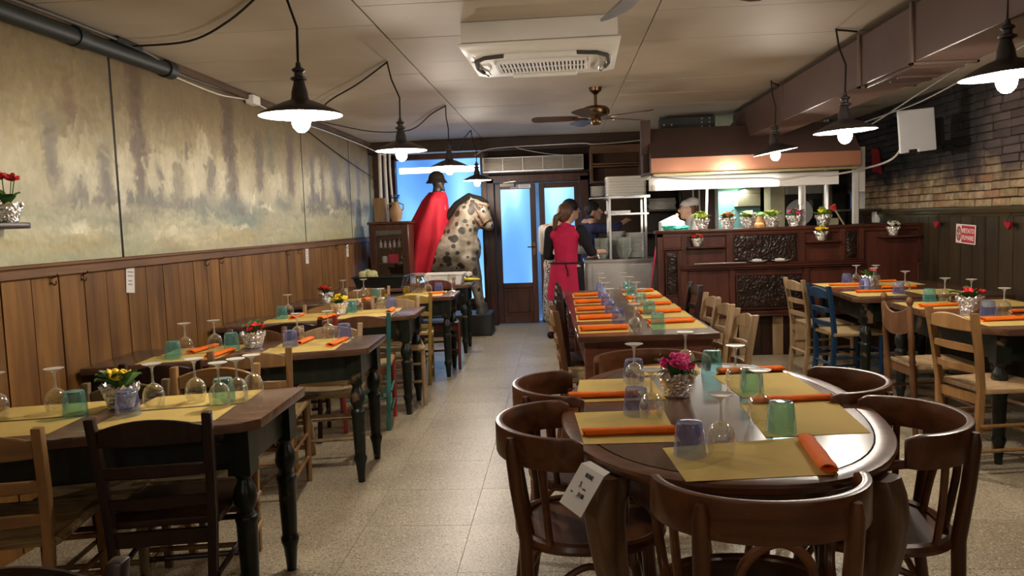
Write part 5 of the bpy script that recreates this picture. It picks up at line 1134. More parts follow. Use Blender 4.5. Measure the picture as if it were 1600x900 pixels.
# ================================================================ BLENDED BODIES
def blob(name, parts, mat, parent, voxel=.012, smooth=4, off=0.0):
    m = MB()
    for p in parts:
        if p[0] == 'e': m.ball(p[1], tuple(a+off for a in p[2]), 16, 10)
        else:
            a, b, ra, rb = Vector(p[0]), Vector(p[1]), p[2]+off, p[3]+off; fl = p[4] if len(p) > 4 else 1
            n = 5; m.tube([a.lerp(b,i/n) for i in range(n+1)], [ra+(rb-ra)*i/n for i in range(n+1)], 14, True, fl, (0,1,0) if abs((b-a).normalized().y) < .8 else (0,0,1))
            if fl == 1: m.ball(a, ra, 14, 8); m.ball(b, rb, 14, 8)
            else: m.ball(a,(ra,ra*fl,ra*.7),14,8); m.ball(b,(rb,rb*fl,rb*.7),14,8)
    me = bpy.data.meshes.new(name); me.from_pydata(m.v,[],m.f); o = bpy.data.objects.new(name,me); COL.objects.link(o)
    r = o.modifiers.new('r','REMESH'); r.mode = 'VOXEL'; r.voxel_size = voxel; r.use_smooth_shade = True
    s = o.modifiers.new('s','SMOOTH'); s.factor = .5; s.iterations = smooth
    bpy.context.view_layer.update(); me2 = bpy.data.meshes.new_from_object(o.evaluated_get(bpy.context.evaluated_depsgraph_get())); bpy.data.objects.remove(o)
    me2.name = name; me2.materials.clear(); me2.materials.append(mat); return O(me2,name,None,parent)
def hand(p, d, up):
    """palm, four unequal curled fingers and a thumb, reaching along d"""
    p, d, up = Vector(p), Vector(d).normalized(), Vector(up).normalized(); s = d.cross(up).normalized(); out = [(p, p+d*.055, .026, .030)]
    for i,L in enumerate((.055,.062,.058,.045)):
        b = p+d*.07+s*(-.027+.018*i); k = b+d*L*.55-up*.008; out += [(b,k,.0095,.009),(k,k+d*L*.35-up*.025,.009,.007)]
    b = p+d*.02-s*.028; out += [(b,b+d*.03-s*.022,.011,.010),(b+d*.03-s*.022,b+d*.055-s*.018-up*.012,.010,.008)]
    return out
def person(label, loc, rz, P, lean=0):
    t = T('person', label, 'person', loc, math.radians(rz)); return t
def figure(t, h, hipw, shw, skin, arms, head, hair_parts, hairm, voxel=.012):
    """arms: two lists shoulder, elbow, wrist; head: centre and turn"""
    k = h/1.65
    neck = Vector(head[0])+Vector((0,-.02,-.11))
    P = [((0,0,.93*k),(0,.0,1.10*k),.125,.112,.72),((0,0,1.10*k),(0,-.005,1.30*k),.115,.140,.68),((-shw*.75,0,1.335*k),(shw*.75,0,1.335*k),.060,.060),((0,0,1.34*k),neck,.055,.050),(neck,Vector(head[0])+Vector((0,-.005,-.05)),.050,.052)]
    for s,tt in ((-1,0),(1,1)):
        P += [((s*hipw*.55,0,.90*k),(s*hipw*.55,.01,.48*k),.084,.054),((s*hipw*.55,.01,.48*k),(s*hipw*.55,-.01,.09*k),.052,.036),((s*hipw*.55,-.02,.04*k),(s*hipw*.6,.14,.03*k),.038,.030)]
        a = arms[tt]; P += [(a[0],a[1],.048,.040),(a[1],a[2],.039,.027)]; P += hand(a[2],Vector(a[2])-Vector(a[1]),(0,0,1))
    hc, turn = Vector(head[0]), head[1]; R = Matrix.Rotation(math.radians(turn),3,'Z')
    f = lambda x,y,z: hc+R@Vector((x,y,z))
    P += [('e',hc,(.076,.092,.098)),(f(0,.035,-.045),f(0,.055,-.085),.052,.034),(f(0,.088,.01),f(0,.108,-.022),.010,.015)]
    for s in (-1,1): P += [('e',f(s*.078,-.005,-.015),(.014,.022,.030))]
    b = blob('body',P,skin,t,voxel)
    EYE = MT('eye white',(.75,.72,.68),.3,var=.01); IR = MT('dark iris',(.03,.02,.015),.2,var=.01); LIP_ = MT('lips',(.42,.14,.12),.5,var=.02)
    for s in (-1,1):
        e = O(MB().ball(f(s*.032,.077,.010),.0125,10,6),'eye',EYE,t); O(MB().ball(f(s*.032,.087,.010),.0065,8,5),'iris',IR,e)
        O(MB().tube([f(s*.014,.089,.030),f(s*.032,.088,.036),f(s*.052,.074,.030)],.005,6),'eyebrow',hairm,t)
    O(MB().tube([f(-.022,.086,-.058),f(0,.094,-.056),f(.022,.086,-.058)],[.003,.006,.003],8),'mouth',LIP_,t)
    if hair_parts: blob('hair',[(p[0],f(*p[1]),p[2]) if p[0]=='e' else (f(*p[0]),f(*p[1]),*p[2:]) for p in hair_parts],hairm,t,.010,3)
    return f
CRIM = MT('crimson cloth',(.40,.012,.055),.75,var=.1,scale=12,bmp=.2,bs=25); BLKC = MT('black cloth',(.012,.011,.013),.8,var=.2,bmp=.2,bs=25); WHC = MT('white cloth',(.56,.53,.50),.8,var=.05,bmp=.25,bs=20)
HAIR1 = MT('brown hair',(.085,.035,.016),.5,var=.4,scale=40,st=(1,1,.1)); HAIR2 = MT('black curly hair',(.012,.010,.011),.6,var=.3,bmp=.8,bs=60); NAVY = MT('navy cloth',(.035,.04,.10),.8,var=.1,bmp=.2,bs=20)
def spotcloth():
    m,t,b,N = nt('black and white print'); v = coords(t,N); vo = N('ShaderNodeTexNoise'); vo.inputs['Scale'].default_value = 75; vo.inputs['Detail'].default_value = 2; t.links.new(v,vo.inputs['Vector'])
    r = ramp(N,[(.49,(.02,.02,.022)),(.53,(.62,.58,.54))]); t.links.new(vo.outputs[0],r.inputs[0]); t.links.new(r.outputs[0],b.inputs['Base Color']); b.inputs['Roughness'].default_value = .85; return m
# waitress in crimson, seen from behind
t = T('person','person in a crimson vest and apron with black sleeves, back turned, at the steel counter','person',(.055,8.62,0),math.radians(-14))
A1 = [((-.165,0,1.27),(-.215,.02,1.02),(-.12,.20,.97)),((.165,0,1.27),(.265,.06,1.05),(.33,.27,1.045))]
f = figure(t,1.58,.16,.17,SKIN,A1,((.01,.03,1.475),-22),[('e',(0,-.022,.022),(.090,.096,.100)),('e',(0,-.06,-.02),(.075,.055,.075)),((0,-.10,.0),(-.03,-.15,-.04),.030,.034),((-.03,-.15,-.04),(-.06,-.15,-.16),.036,.022)],HAIR1)
k = 1.58/1.65
blob('vest',[((0,0,.90*k),(0,0,1.08*k),.135,.128,.76),((0,0,1.08*k),(0,-.005,1.28*k),.128,.152,.74),((-.125,-.005,1.31*k),(.125,-.005,1.31*k),.070,.070),((0,-.01,1.32*k),(.0,.005,1.40*k),.078,.062),((-.07,-.01,1.345*k),(.07,-.01,1.345*k),.066,.066)],CRIM,t,.012,3)
for a in A1: blob('sleeve',[(Vector(a[0])+Vector((0,0,.012)),a[1],.070,.052),(a[1],Vector(a[1]).lerp(Vector(a[2]),.25),.050,.044)],BLKC,t,.011,3)
blob('trousers',[((0,0,.95*k),(0,0,.85*k),.142,.150,.78)]+[p for s in (-1,1) for p in (((s*.088,0,.86*k),(s*.088,.01,.48*k),.106,.074),((s*.088,.01,.48*k),(s*.088,-.01,.09*k),.074,.058))],BLKC,t,.013,4)
ap = []; ab = []
for i in range(19):
    th = math.radians(-292+ (292-70+30)*i/18); ap.append((.172*math.cos(th),.134*math.sin(th),.935)); ab.append((.222*math.cos(th)*(1+.03*math.sin(i*2.1)),.195*math.sin(th)*(1+.03*math.sin(i*1.7)),.55+.012*math.sin(i)))
O(MB().ribbon(ap,ab,.006),'apron',CRIM,t)
O(MB().tube([(.170*math.cos(a),.133*math.sin(a),.94) for a in [2*PI*i/24 for i in range(25)]],.011,8).tube([(.02,-.140,.94),(.05,-.165,.86),(.055,-.175,.80)],.008,6),'apron_strings',BLKC,t)
for s in (-1,1): blob('shoe',[((s*.088,-.03,.04),(s*.095,.15,.032),.047,.038)],BLKC,t,.012,3)
# person behind her
t = T('person','person in a white jumper and printed skirt, half hidden behind the crimson vest','person',(-.06,9.35,0),math.radians(-35))
A2 = [((-.17,0,1.30),(-.22,.05,1.05),(-.10,.24,1.02)),((.17,0,1.30),(.23,.08,1.06),(.22,.30,1.03))]
f2 = figure(t,1.62,.16,.175,SKIN,A2,((.15,.13,1.525),-35),[('e',(0,-.02,.035),(.098,.104,.100)),('e',(0,-.05,-.02),(.09,.07,.08))],HAIR2)
blob('jumper',[((0,0,.86),(0,0,1.06),.150,.135,.78),((0,0,1.06),(0,0,1.27),.135,.150,.74),((-.12,0,1.29),(.12,0,1.29),.074,.074),((0,.0,1.30),(.01,.02,1.385),.085,.062)]+[p for a in A2 for p in ((a[0],a[1],.064,.056),(a[1],a[2],.055,.042))],WHC,t,.013,3)
blob('skirt',[((0,0,.92),(0,.0,.60),.150,.175,.8),((0,0,.60),(0,.01,.28),.175,.20,.8)],spotcloth(),t,.014,3)
g_ = MB(); R2 = Matrix.Rotation(math.radians(-35),3,'Z')
for s in (-1,1): g_.tube([f2(s*.034+.022*math.cos(a),.100,.008+.018*math.sin(a)) for a in [2*PI*i/14 for i in range(15)]],.0025,6)
g_.tube([f2(.056,.098,.012),f2(.082,.0,.012)],.0025,5).tube([f2(-.056,.098,.012),f2(-.082,.0,.012)],.0025,5).tube([f2(-.012,.102,.012),f2(.012,.102,.012)],.0025,5); O(g_,'glasses',BLACK,t)
for s in (-1,1): blob('shoe',[((s*.088,-.03,.04),(s*.095,.15,.032),.047,.038)],BLKC,t,.012,3)
# person in navy behind the rack
t = T('person','person in a navy top with short dark hair behind the dish rack','person',(.36,9.80,0),math.radians(-75))
A3 = [((-.17,0,1.30),(-.24,.12,1.09),(-.16,.34,1.10)),((.17,0,1.30),(.24,.22,1.28),(.14,.40,1.36))]
figure(t,1.68,.16,.18,SKIN,A3,((.0,.06,1.505),-15),[('e',(0,-.02,.025),(.088,.098,.098))],HAIR2)
blob('top',[((0,0,.86),(0,0,1.08),.150,.140,.76),((0,0,1.08),(0,0,1.30),.140,.155,.74),((-.12,0,1.325),(.12,0,1.325),.074,.074),((0,.0,1.33),(0,.02,1.415),.085,.062)]+[p for a in A3 for p in ((a[0],a[1],.068,.060),(a[1],Vector(a[1]).lerp(Vector(a[2]),.55),.060,.050))],NAVY,t,.013,3)
blob('trousers',[((0,0,.95),(0,0,.85),.142,.150,.78)]+[p for s in (-1,1) for p in (((s*.088,0,.86),(s*.088,.01,.48),.106,.074),((s*.088,.01,.48),(s*.088,-.01,.09),.074,.058))],BLKC,t,.013,4)
# cook in white
t = T('person','cook in a white cap and white jacket behind the counter, in profile facing left','person',(1.56,9.20,0),math.radians(88))
A4 = [((-.18,0,1.33),(-.22,.06,1.08),(-.16,.28,1.03)),((.18,0,1.33),(.23,.06,1.08),(.16,.28,1.03))]
f4 = figure(t,1.66,.16,.19,SKIN,A4,((.0,.09,1.485),4),[('e',(0,-.03,.005),(.083,.080,.075)),('e',(0,-.05,-.03),(.07,.05,.05))],HAIR1)
blob('jacket',[((0,0,.80),(0,0,1.06),.165,.150,.80),((0,0,1.06),(0,0,1.30),.150,.165,.78),((-.13,0,1.325),(.13,0,1.325),.074,.074),((0,.01,1.33),(0,.03,1.385),.080,.068)]+[p for a in A4 for p in ((a[0],a[1],.070,.062),(a[1],a[2],.060,.046))],WHC,t,.013,3)
blob('trousers',[((0,0,.95),(0,0,.85),.142,.150,.78)]+[p for s in (-1,1) for p in (((s*.088,0,.86),(s*.088,.01,.48),.106,.074),((s*.088,.01,.48),(s*.088,-.01,.09),.074,.058))],BLKC,t,.013,4)
blob('cap',[('e',f4(0,-.02,.060),(.088,.102,.052)),('e',f4(0,-.055,.075),(.084,.085,.058)),('e',f4(0,-.005,.040),(.083,.098,.028))],WHC,t,.010,3)
g_ = MB()
g_.tube([f4(-.014,.106,.012),f4(.014,.106,.012)],.002,5)
for s in (-1,1): g_.tube([f4(s*.034+.020*math.cos(a),.098,.008+.017*math.sin(a)) for a in [2*PI*i/14 for i in range(15)]],.002,6); g_.tube([f4(s*.056,.095,.012),f4(s*.080,.0,.012)],.002,5)
O(g_,'glasses',BRASS,t)

# ================================================================ SPOTTED HORSE AND CAPED RIDER
def piebald():
    m,t,b,N = nt('spotted painted plaster'); v = coords(t,N,(1,1,1),False); no = N('ShaderNodeTexNoise'); no.inputs['Scale'].default_value = 7; t.links.new(v,no.inputs['Vector'])
    ad = N('ShaderNodeMixRGB'); ad.blend_type = 'ADD'; ad.inputs[0].default_value = .035; t.links.new(v,ad.inputs[1]); t.links.new(no.outputs['Color'],ad.inputs[2])
    base = N('ShaderNodeTexNoise'); base.inputs['Scale'].default_value = 6; base.inputs['Detail'].default_value = 6; t.links.new(v,base.inputs['Vector'])
    r = ramp(N,[(.30,(.08,.062,.042)),(.5,(.19,.155,.112)),(.7,(.30,.265,.21))]); t.links.new(base.outputs[0],r.inputs[0]); out = r.outputs[0]
    for s,th,jit in ((6.2,.30,.8),(10.5,.26,1)):
        vo = N('ShaderNodeTexVoronoi'); vo.inputs['Scale'].default_value = s; vo.inputs['Randomness'].default_value = jit; t.links.new(ad.outputs[0],vo.inputs['Vector'])
        rr = ramp(N,[(th,(1,1,1)),(th+.05,(0,0,0))]); t.links.new(vo.outputs['Distance'],rr.inputs[0])
        mx = N('ShaderNodeMixRGB'); t.links.new(rr.outputs[0],mx.inputs[0]); t.links.new(out,mx.inputs[1]); mx.inputs[2].default_value = (.028,.020,.014,1); out = mx.outputs[0]
    t.links.new(out,b.inputs['Base Color']); b.inputs['Roughness'].default_value = .65; bump(t,N,b,v,18,.5,.02); return m
PIE = piebald()
hs = T('spotted_horse','big cream papier-mache horse with black spots standing in the shop window','statue',(-1.499,9.95,-.048)); hs.scale = (1.034,1.034,1.034)
def H(x,z,y=0): return Vector((x+1.45,y,z))
HP = [(H(-1.30,1.08),H(-1.95,1.06),.27,.26),('e',H(-1.27,1.10),(.30,.25,.32)),('e',H(-1.98,1.08),(.24,.25,.26)),(H(-1.26,1.20),H(-1.13,1.50),.235,.165),(H(-1.13,1.50),H(-1.05,1.57),.165,.125),
      (H(-1.05,1.585),H(-.95,1.50),.130,.110),(H(-.94,1.50),H(-.88,1.385),.098,.072),(H(-.99,1.49),H(-.93,1.39),.110,.070),('e',H(-.865,1.365),(.060,.062,.055)),('e',H(-.93,1.60),(.085,.080,.065))]
for s in (-1,1):
    HP += [(H(-1.14,.95,s*.13),H(-1.06,.72,s*.13),.125,.075),(H(-1.06,.72,s*.13),H(-1.03,.52,s*.13),.068,.050),(H(-1.03,.52,s*.13),H(-1.01,.40,s*.13),.045,.050),
           (H(-1.95,1.0,s*.14),H(-1.82,.80,s*.14),.18,.11),(H(-1.82,.80,s*.14),H(-2.02,.58,s*.14),.10,.060),(H(-2.02,.58,s*.14),H(-1.98,.40,s*.14),.050,.048),
           (H(-1.07,1.66,s*.06),H(-1.075,1.735,s*.065),.030,.008)]
blob('body',HP,PIE,hs,.018,5)
MANE = MT('black mane',(.008,.007,.006),.9,var=.3,scale=30)
blob('mane',[(H(-.96,1.70),H(-1.10,1.73),.035,.045),(H(-1.10,1.73),H(-1.25,1.64),.050,.050),(H(-1.25,1.64),H(-1.41,1.46),.050,.045),(H(-1.41,1.46),H(-1.50,1.33),.04,.03),(H(-.96,1.70),H(-.88,1.655),.035,.022)],MANE,hs,.014,3)
blob('tail',[(H(-2.20,1.20),H(-2.30,.95),.035,.05),(H(-2.30,.95),H(-2.28,.55),.05,.02)],MANE,hs,.014,3)
BRID = MT('brown bridle',(.12,.05,.025),.5)
for pts in ([H(-1.05,1.69,-.07),H(-1.01,1.58,-.128),H(-.95,1.46,-.110),H(-.915,1.40,-.092)],[H(-.99,1.63,-.095),H(-.93,1.625,-.078),H(-.87,1.60,-.05)],[H(-.96,1.37,-.07),H(-.91,1.41,-.092),H(-.855,1.445,-.07),H(-.835,1.45,-.03)],[H(-1.06,1.50,-.125),H(-.99,1.42,-.108),H(-.95,1.36,-.08)]): O(MB().tube(pts,.010,8),'bridle_strap',BRID,hs)
for s in (-1,1):
    e = O(MB().ball(H(-.925,1.555,s*.090),(.034,.020,.030),12,8),'eye',MT('horse eye ring',(.55,.48,.36),.4),hs); O(MB().ball(H(-.922,1.553,s*.104),(.020,.012,.019),10,6),'pupil',BLACK,e)
    O(MB().ball(H(-.830,1.375,s*.046),(.014,.016,.018),10,6),'nostril',BLACK,hs)
    for x in (-1.0,-1.97): O(MB().lathe([(.0,.41),(.050,.41),(.055,.38),(.070,.31),(.0,.31)],14,c=tuple(H(x+.01,0,s*.13 if x > -1.5 else s*.14))),'hoof',MT('dark hoof',(.05,.045,.04),.6),hs)
tag(O(MB().box(-2.27,-.89,9.69,10.22,.0,.272),'plinth',MT('black plinth',(.018,.016,.015),.6),bevel=.01),'low black plinth under the spotted horse','plinth')
rd = T('caped_rider','dark bearded rider figure in a helmet and long red cape sitting on the spotted horse','statue',(-1.603,9.95,-.048)); rd.scale = (1.034,1.034,1.034)
def Rr(x,z,y=0): return Vector((x+1.55,y,z))
FACE = MT('dark carved face',(.035,.020,.014),.45,bmp=.3,bs=30)
RP = [(Rr(-1.55,1.38),Rr(-1.50,1.72),.13,.13,.8),(Rr(-1.50,1.68,-.16),Rr(-1.50,1.68,.16),.07,.07),(Rr(-1.50,1.74),Rr(-1.49,1.84),.05,.05),('e',Rr(-1.475,1.925),(.072,.068,.085)),(Rr(-1.42,1.92),Rr(-1.405,1.905),.014,.016),(Rr(-1.445,1.875),Rr(-1.395,1.815),.045,.012)]
for s in (-1,1):
    RP += [(Rr(-1.58,1.40,s*.12),Rr(-1.58,1.20,s*.19),.08,.065),(Rr(-1.58,1.20,s*.19),Rr(-1.68,.98,s*.21),.055,.045),(Rr(-1.68,.98,s*.21),Rr(-1.64,.95,s*.21),.035,.03),(Rr(-1.52,1.66,s*.17),Rr(-1.53,1.46,s*.20),.05,.045),(Rr(-1.53,1.46,s*.20),Rr(-1.46,1.37,s*.08),.04,.035),(Rr(-1.46,1.37,s*.08),Rr(-1.43,1.36,s*.05),.033,.025)]
blob('body',RP,FACE,rd,.013,3)
for s in (-1,1): O(MB().ball(Rr(-1.425,1.94,s*.028),.010,8,6),'eye',MT('pale eye',(.5,.45,.35),.4),rd)
hm = MB().lathe([(.0,.082),(.03,.078),(.060,.055),(.078,.015),(.082,-.02),(.110,-.060),(.085,-.02),(.07,.01)],20,M=Matrix.Translation(Rr(-1.49,1.975))@Matrix.Diagonal((1.25,.80,1.05,1)))
O(hm,'helmet',MT('blackened helmet',(.030,.022,.018),.4,.3),rd,ang=50)
vs = []; fs = []; nu, nv = 44, 22
for j in range(nv+1):
    v = j/nv; z = 1.80-v*1.03
    cxx = float(np.interp(v,[0,.08,.36,.55,1],[-1.49,-1.52,-1.61,-1.63,-1.715])); ax = float(np.interp(v,[0,.08,.36,.55,1],[.10,.150,.245,.26,.175])); ay = float(np.interp(v,[0,.08,.36,.6,1],[.14,.265,.31,.33,.30]))
    for i in range(nu):
        a = 2*PI*i/nu; fold = 1+ (.13*v+.03)*math.sin(a*7+v*2.2)+.06*v*math.sin(a*13+1)
        vs.append(Rr(cxx+ax*math.cos(a)*fold, z+.04*v*math.sin(a*3+.6)*v+.10*v*math.cos(a), ay*math.sin(a)*fold))
for j in range(nv):
    for i in range(nu): fs.append((j*nu+i,j*nu+(i+1)%nu,(j+1)*nu+(i+1)%nu,(j+1)*nu+i))
REDC = MT('red cape cloth',(.42,.014,.028),.7,var=.12,scale=5,bmp=.25,bs=14)
O(MB().add(vs,fs),'cape',REDC,rd,ang=180)
O(MB().tube([Rr(-1.43,1.80,-.05),Rr(-1.41,1.70,-.06),Rr(-1.385,1.58,-.07)],[.012,.018,.01],8),'collar',MT('gold trim',(.25,.16,.10),.5,.4),rd)

# ================================================================ DISPLAY CABINET AND TUBS
CABM = WOOD('cabinet wood',(.055,.020,.012),(.12,.045,.028),2,.35)
dc = T('display_cabinet','narrow dark wooden display cabinet with glass door in the far left corner','cabinet',(-2.27,9.28,0))
w_,d_,h_ = .47,.34,1.46
O(MB().box(0,.03,0,d_,0,h_-.03).box(w_-.03,w_,0,d_,0,h_-.03).box(.03,w_-.03,d_-.015,d_,0,h_-.03).box(-.02,w_+.02,-.02,d_+.01,h_-.03,h_).box(.03,w_-.03,0,d_,0,.05),'carcass',CABM,dc,bevel=.004)
for z in (.70,.955,1.14): O(MB().box(.03,w_-.03,.03,d_-.015,z,z+.012),'shelf',CABM,dc)
dd = O(MB().box(.0,.08,-.02,0,.62,h_-.035).box(w_-.08,w_,-.02,0,.62,h_-.035).box(.08,w_-.08,-.02,0,h_-.10,h_-.035).box(.08,w_-.08,-.02,0,.62,.76),'door',CABM,dc,bevel=.004)
O(MB().box(.08,w_-.08,-.012,-.008,.76,h_-.10),'pane',GLASS('cabinet pane',(.93,.92,.92),.06),dd); O(MB().ball((w_-.05,-.03,1.05),.012,8,6),'knob',BRASS,dd)
O(MB().box(.0,w_,-.02,0,.05,.61),'lower_door',CABM,dc,bevel=.004)
BOT = lathe_mesh('bottle',[(0,0),(.018,0),(.019,.05),(.012,.065),(.007,.075),(.007,.095),(0,.096)],MT('pale figurine',(.60,.56,.52),.3),12)
for i,(x,s,l) in enumerate(((.10,1.0,'leftmost'),(.155,.85,'second from left'),(.21,.75,'middle'),(.265,.95,'second from right'),(.33,1.15,'rightmost'))):
    o = O(BOT,'figurine',None,None,loc=(-2.27+x,9.42,1.1525)); o.scale = (s,s,s); tag(o,'small pale figurine on the upper cabinet shelf, '+l,'figurine','pale figurines in the display cabinet')
for i,x in enumerate((.13,.24,.33)):
    o = O(TUM['clear'],'tumbler',None,None,loc=(-2.27+x,9.50,1.153)); tag(o,'small clear glass at the back of the upper cabinet shelf, '+('left','middle','right')[i],'tumbler','clear glasses in the display cabinet')
tag(O(MB().box(-2.07,-1.95,9.36,9.365,.968,1.07),'red_card',MT('red card',(.60,.03,.10),.7)),'red card standing on the lower cabinet shelf','card')
tag(O(lathe_mesh('white_jar',[(0,0),(.035,0),(.04,.05),(.035,.08),(0,.082)],PORC,14),'white_jar',None,None,loc=(-2.13,9.44,.968)),'small white jar beside the red card in the cabinet','jar')
tag(O(lathe_mesh('silver_figurine',[(0,0),(.045,0),(.05,.01),(.022,.03),(.030,.06),(.018,.085),(.026,.11),(.012,.135),(.018,.15),(0,.165)],STEEL,14),'silver_figurine',None,None,loc=(-1.91,9.41,.968)),'silver figurine at the right of the lower cabinet shelf','figurine')
jg = T('clay_jug','tan clay jug holding blue flowers on top of the display cabinet','jug',(-1.97,9.42,1.4605)); CLAY = MT('tan clay',(.36,.23,.13),.7)
O(MB().lathe([(.0,0),(.05,0),(.072,.05),(.080,.10),(.070,.15),(.045,.185),(.040,.215),(.052,.235),(.046,.235),(.034,.215),(.034,.18)],20),'body',CLAY,jg)
for s in (-1,1): O(MB().tube([(s*.045,0,.22),(s*.095,0,.20),(s*.095,0,.15),(s*.070,0,.12)],.009,7),'handle',CLAY,jg)
BLF = bloom_mesh(MT('blue petal',(.03,.06,.30),.6),5)
for i in range(7):
    a = i*2.4; O(MB().tube([(0,0,.2),(.02*math.cos(a),.02*math.sin(a),.26),(.04*math.cos(a),.04*math.sin(a),.29)],.002,5),'stem',LEAF,jg)
    o = O(BLF,'blossom',None,jg,loc=(.045*math.cos(a),.045*math.sin(a),.295-.02*(i%2))); o.rotation_euler = (.5*math.cos(a),.5*math.sin(a),a)
tag(O(MB().box(-2.235,-2.10,9.42,9.54,1.4605,1.75),'wooden_box',WOOD('raw plank box',(.22,.13,.06),(.38,.25,.13),2,.6),bevel=.004),'upright light wooden box on top of the display cabinet by the wall','box')
def tub(label,x0,x1,y0,y1,z,h,mat,name):
    t = T(name,label,'tub',((x0+x1)/2,(y0+y1)/2,z)); a,b = (x1-x0)/2,(y1-y0)/2; i = .85
    def R_(s,zz): return [(-a*s,-b*s,zz),(a*s,-b*s,zz),(a*s,b*s,zz),(-a*s,b*s,zz)]
    L = [R_(i,0.001),R_(.97,h),R_(1.02,h),R_(1.02,h-.012),R_(1.0,h-.012),R_(1.0,h+.002),R_(.95,h+.002),R_(i-.03,.012)]
    vs = [p for r in L for p in r]; fs = [(0,1,2,3),(28,29,30,31)]
    for q in range(7):
        for k_ in range(4): fs.append((q*4+k_,q*4+(k_+1)%4,q*4+4+(k_+1)%4,q*4+4+k_))
    O(MB().add(vs,fs),'basin',mat,t,bevel=.003); return t
tub('black plastic tub at the wall end of the farthest left table',-2.22,-1.66,8.20,8.56,.751,.125,BLACK,'black_tub')
tub('white plastic tub in front of the spotted horse on the farthest left table',-1.50,-1.06,8.42,8.74,.751,.12,WHITE,'white_tub')
cab = MB()
for i in range(9): cab.ball((random.uniform(-.07,.07),random.uniform(-.05,.05),random.uniform(0,.05)),(.05,.04,.035),10,7)
tag(O(cab,'crumpled_cloth',MT('pale yellow cloth',(.58,.55,.28),.8,bmp=.5,bs=20),None,loc=(-2.08,8.38,.865)),'crumpled pale yellow cloth lying in the black tub','cloth')
tag(O(MB().ball((0,0,.02),(.14,.06,.02),14,6),'yellow_cloth',MT('yellow cloth',(.62,.50,.04),.7,bmp=.4,bs=20),None,loc=(-1.06,8.90,.751)),'folded yellow cloth at the aisle corner of the farthest left table','cloth')
cr = MB()
for i in range(6): cr.ball((random.uniform(-.05,.05),random.uniform(-.03,.03),.03+random.uniform(0,.03)),(.03,.03,.025),8,6)
tag(O(cr,'crumpled_napkin',PAPER,None,loc=(-1.10,8.99,.775)),'crumpled white napkin on the yellow cloth','napkin')

# ================================================================ STEEL COUNTER, RACK, CROCKERY
sc_ = T('steel_counter','stainless steel cabinet counter at the end of the long table','counter',(.26,8.95,0))
O(MB().box(0,.80,0,.58,.91,.945),'worktop',STEEL,sc_,bevel=.004); O(MB().box(.03,.77,.03,.55,.0,.91),'body',MT('brushed steel',(.62,.61,.60),.35,.85),sc_,bevel=.004)
O(MB().box(.09,.72,.02,.03,.06,.88),'front_panel',MT('brushed steel panel',(.66,.65,.64),.32,.85),sc_,bevel=.003); O(MB().box(.0,.04,.0,.04,0,.91).box(.76,.80,.0,.04,0,.91),'corner_post',STEEL,sc_,bevel=.003)
rk = T('dish_rack','tall steel dish rack standing on the steel counter','rack',(.55,8.98,.946))
for x in (.0,.40):
    for y in (.0,.42): O(MB().box(x,x+.028,y,y+.028,0,.70),'upright',STEEL,rk,bevel=.002)
O(MB().box(-.02,.47,-.02,.47,.68,.715),'shelf',STEEL,rk,bevel=.003); O(MB().box(-.0,.44,.0,.45,.50,.51),'shelf',STEEL,rk); O(MB().box(-.01,.45,-.008,.0,.495,.515),'shelf_edge',STEEL,rk)
# crockery
NUM = 'undermost second third fourth fifth sixth seventh eighth ninth tenth eleventh twelfth thirteenth fourteenth fifteenth sixteenth seventeenth eighteenth'.split()
ORD = ['lowest','second lowest','third from the bottom','fourth from the bottom','fifth from the bottom','sixth from the bottom','seventh from the bottom','eighth from the bottom','ninth from the bottom','topmost']
def od(i, n): return 'topmost' if i == n-1 else ORD[i]
for nm,x,y,n,sc3,lb in (('right',.86,9.12,17,(1,1,1),'white plate in the right-hand stack inside the dish rack'),('left',.655,9.26,18,(.85,.85,1),'white plate in the left-hand stack inside the dish rack')):
    for i in range(n):
        o = O(PLATE,'plate',None,None,loc=(x+random.uniform(-.004,.004),y,.947+i*.0168)); o.scale = sc3; tag(o,lb+', '+('topmost' if i == n-1 else 'undermost' if i == 0 else f'{NUM[i]} from the bottom'),'plate',f'white plates, {nm} stack in the dish rack')
BOWLG = lathe_mesh('glass_bowl',[(.0,.003),(.035,.003),(.05,.03),(.066,.07),(.07,.075),(.066,.075),(.046,.03),(.0,.008)],GLASS('pale bowl glass',(.88,.90,.87),.12,rough=.08,body=(.66,.70,.64),bmix=.4,bbase=.22),20)
for (x,y,s,l) in ((.47,9.05,1.25,'left'),(.715,9.00,1.3,'right')):
    for i in range(7):
        o = O(BOWLG,'glass_bowl',None,None,loc=(x,y,.947+i*.024)); o.scale = (s,s,s); tag(o,f'clear glass bowl in the {l} stack on the steel counter, '+od(i,7),'bowl',f'glass bowls, {l} stack')
def tray_mesh():
    a,b,h = .225,.17,.030; m = MB(); m.prism([(-a+.03,-b),(a-.03,-b),(a,-b+.03),(a,b-.03),(a-.03,b),(-a+.03,b),(-a,b-.03),(-a,-b+.03)],0,h); me = mesh_of(m,'tray',bevel=.004); me.materials.append(PORC); return me
TR_ = tray_mesh()
for i in range(7):
    o = O(TR_,'tray',None,None,loc=(.76+random.uniform(-.005,.005),9.20,1.6625+i*.031)); tag(o,'white plastic tray in the stack on top of the dish rack'+', '+od(i,7),'tray','white trays on the dish rack')
for i in range(9):
    o = O(PLATE,'plate',None,None,loc=(.445+.0*i,9.22,1.66+i*.013)); o.scale = (.72,.72,.75); tag(o,'small white dish in the stack left of the white trays'+', '+od(i,9),'plate','small dishes beside the white trays')
O(MB().box(-.20,-.02,.08,.42,.69,.705),'side_shelf',STEEL,rk,bevel=.002)
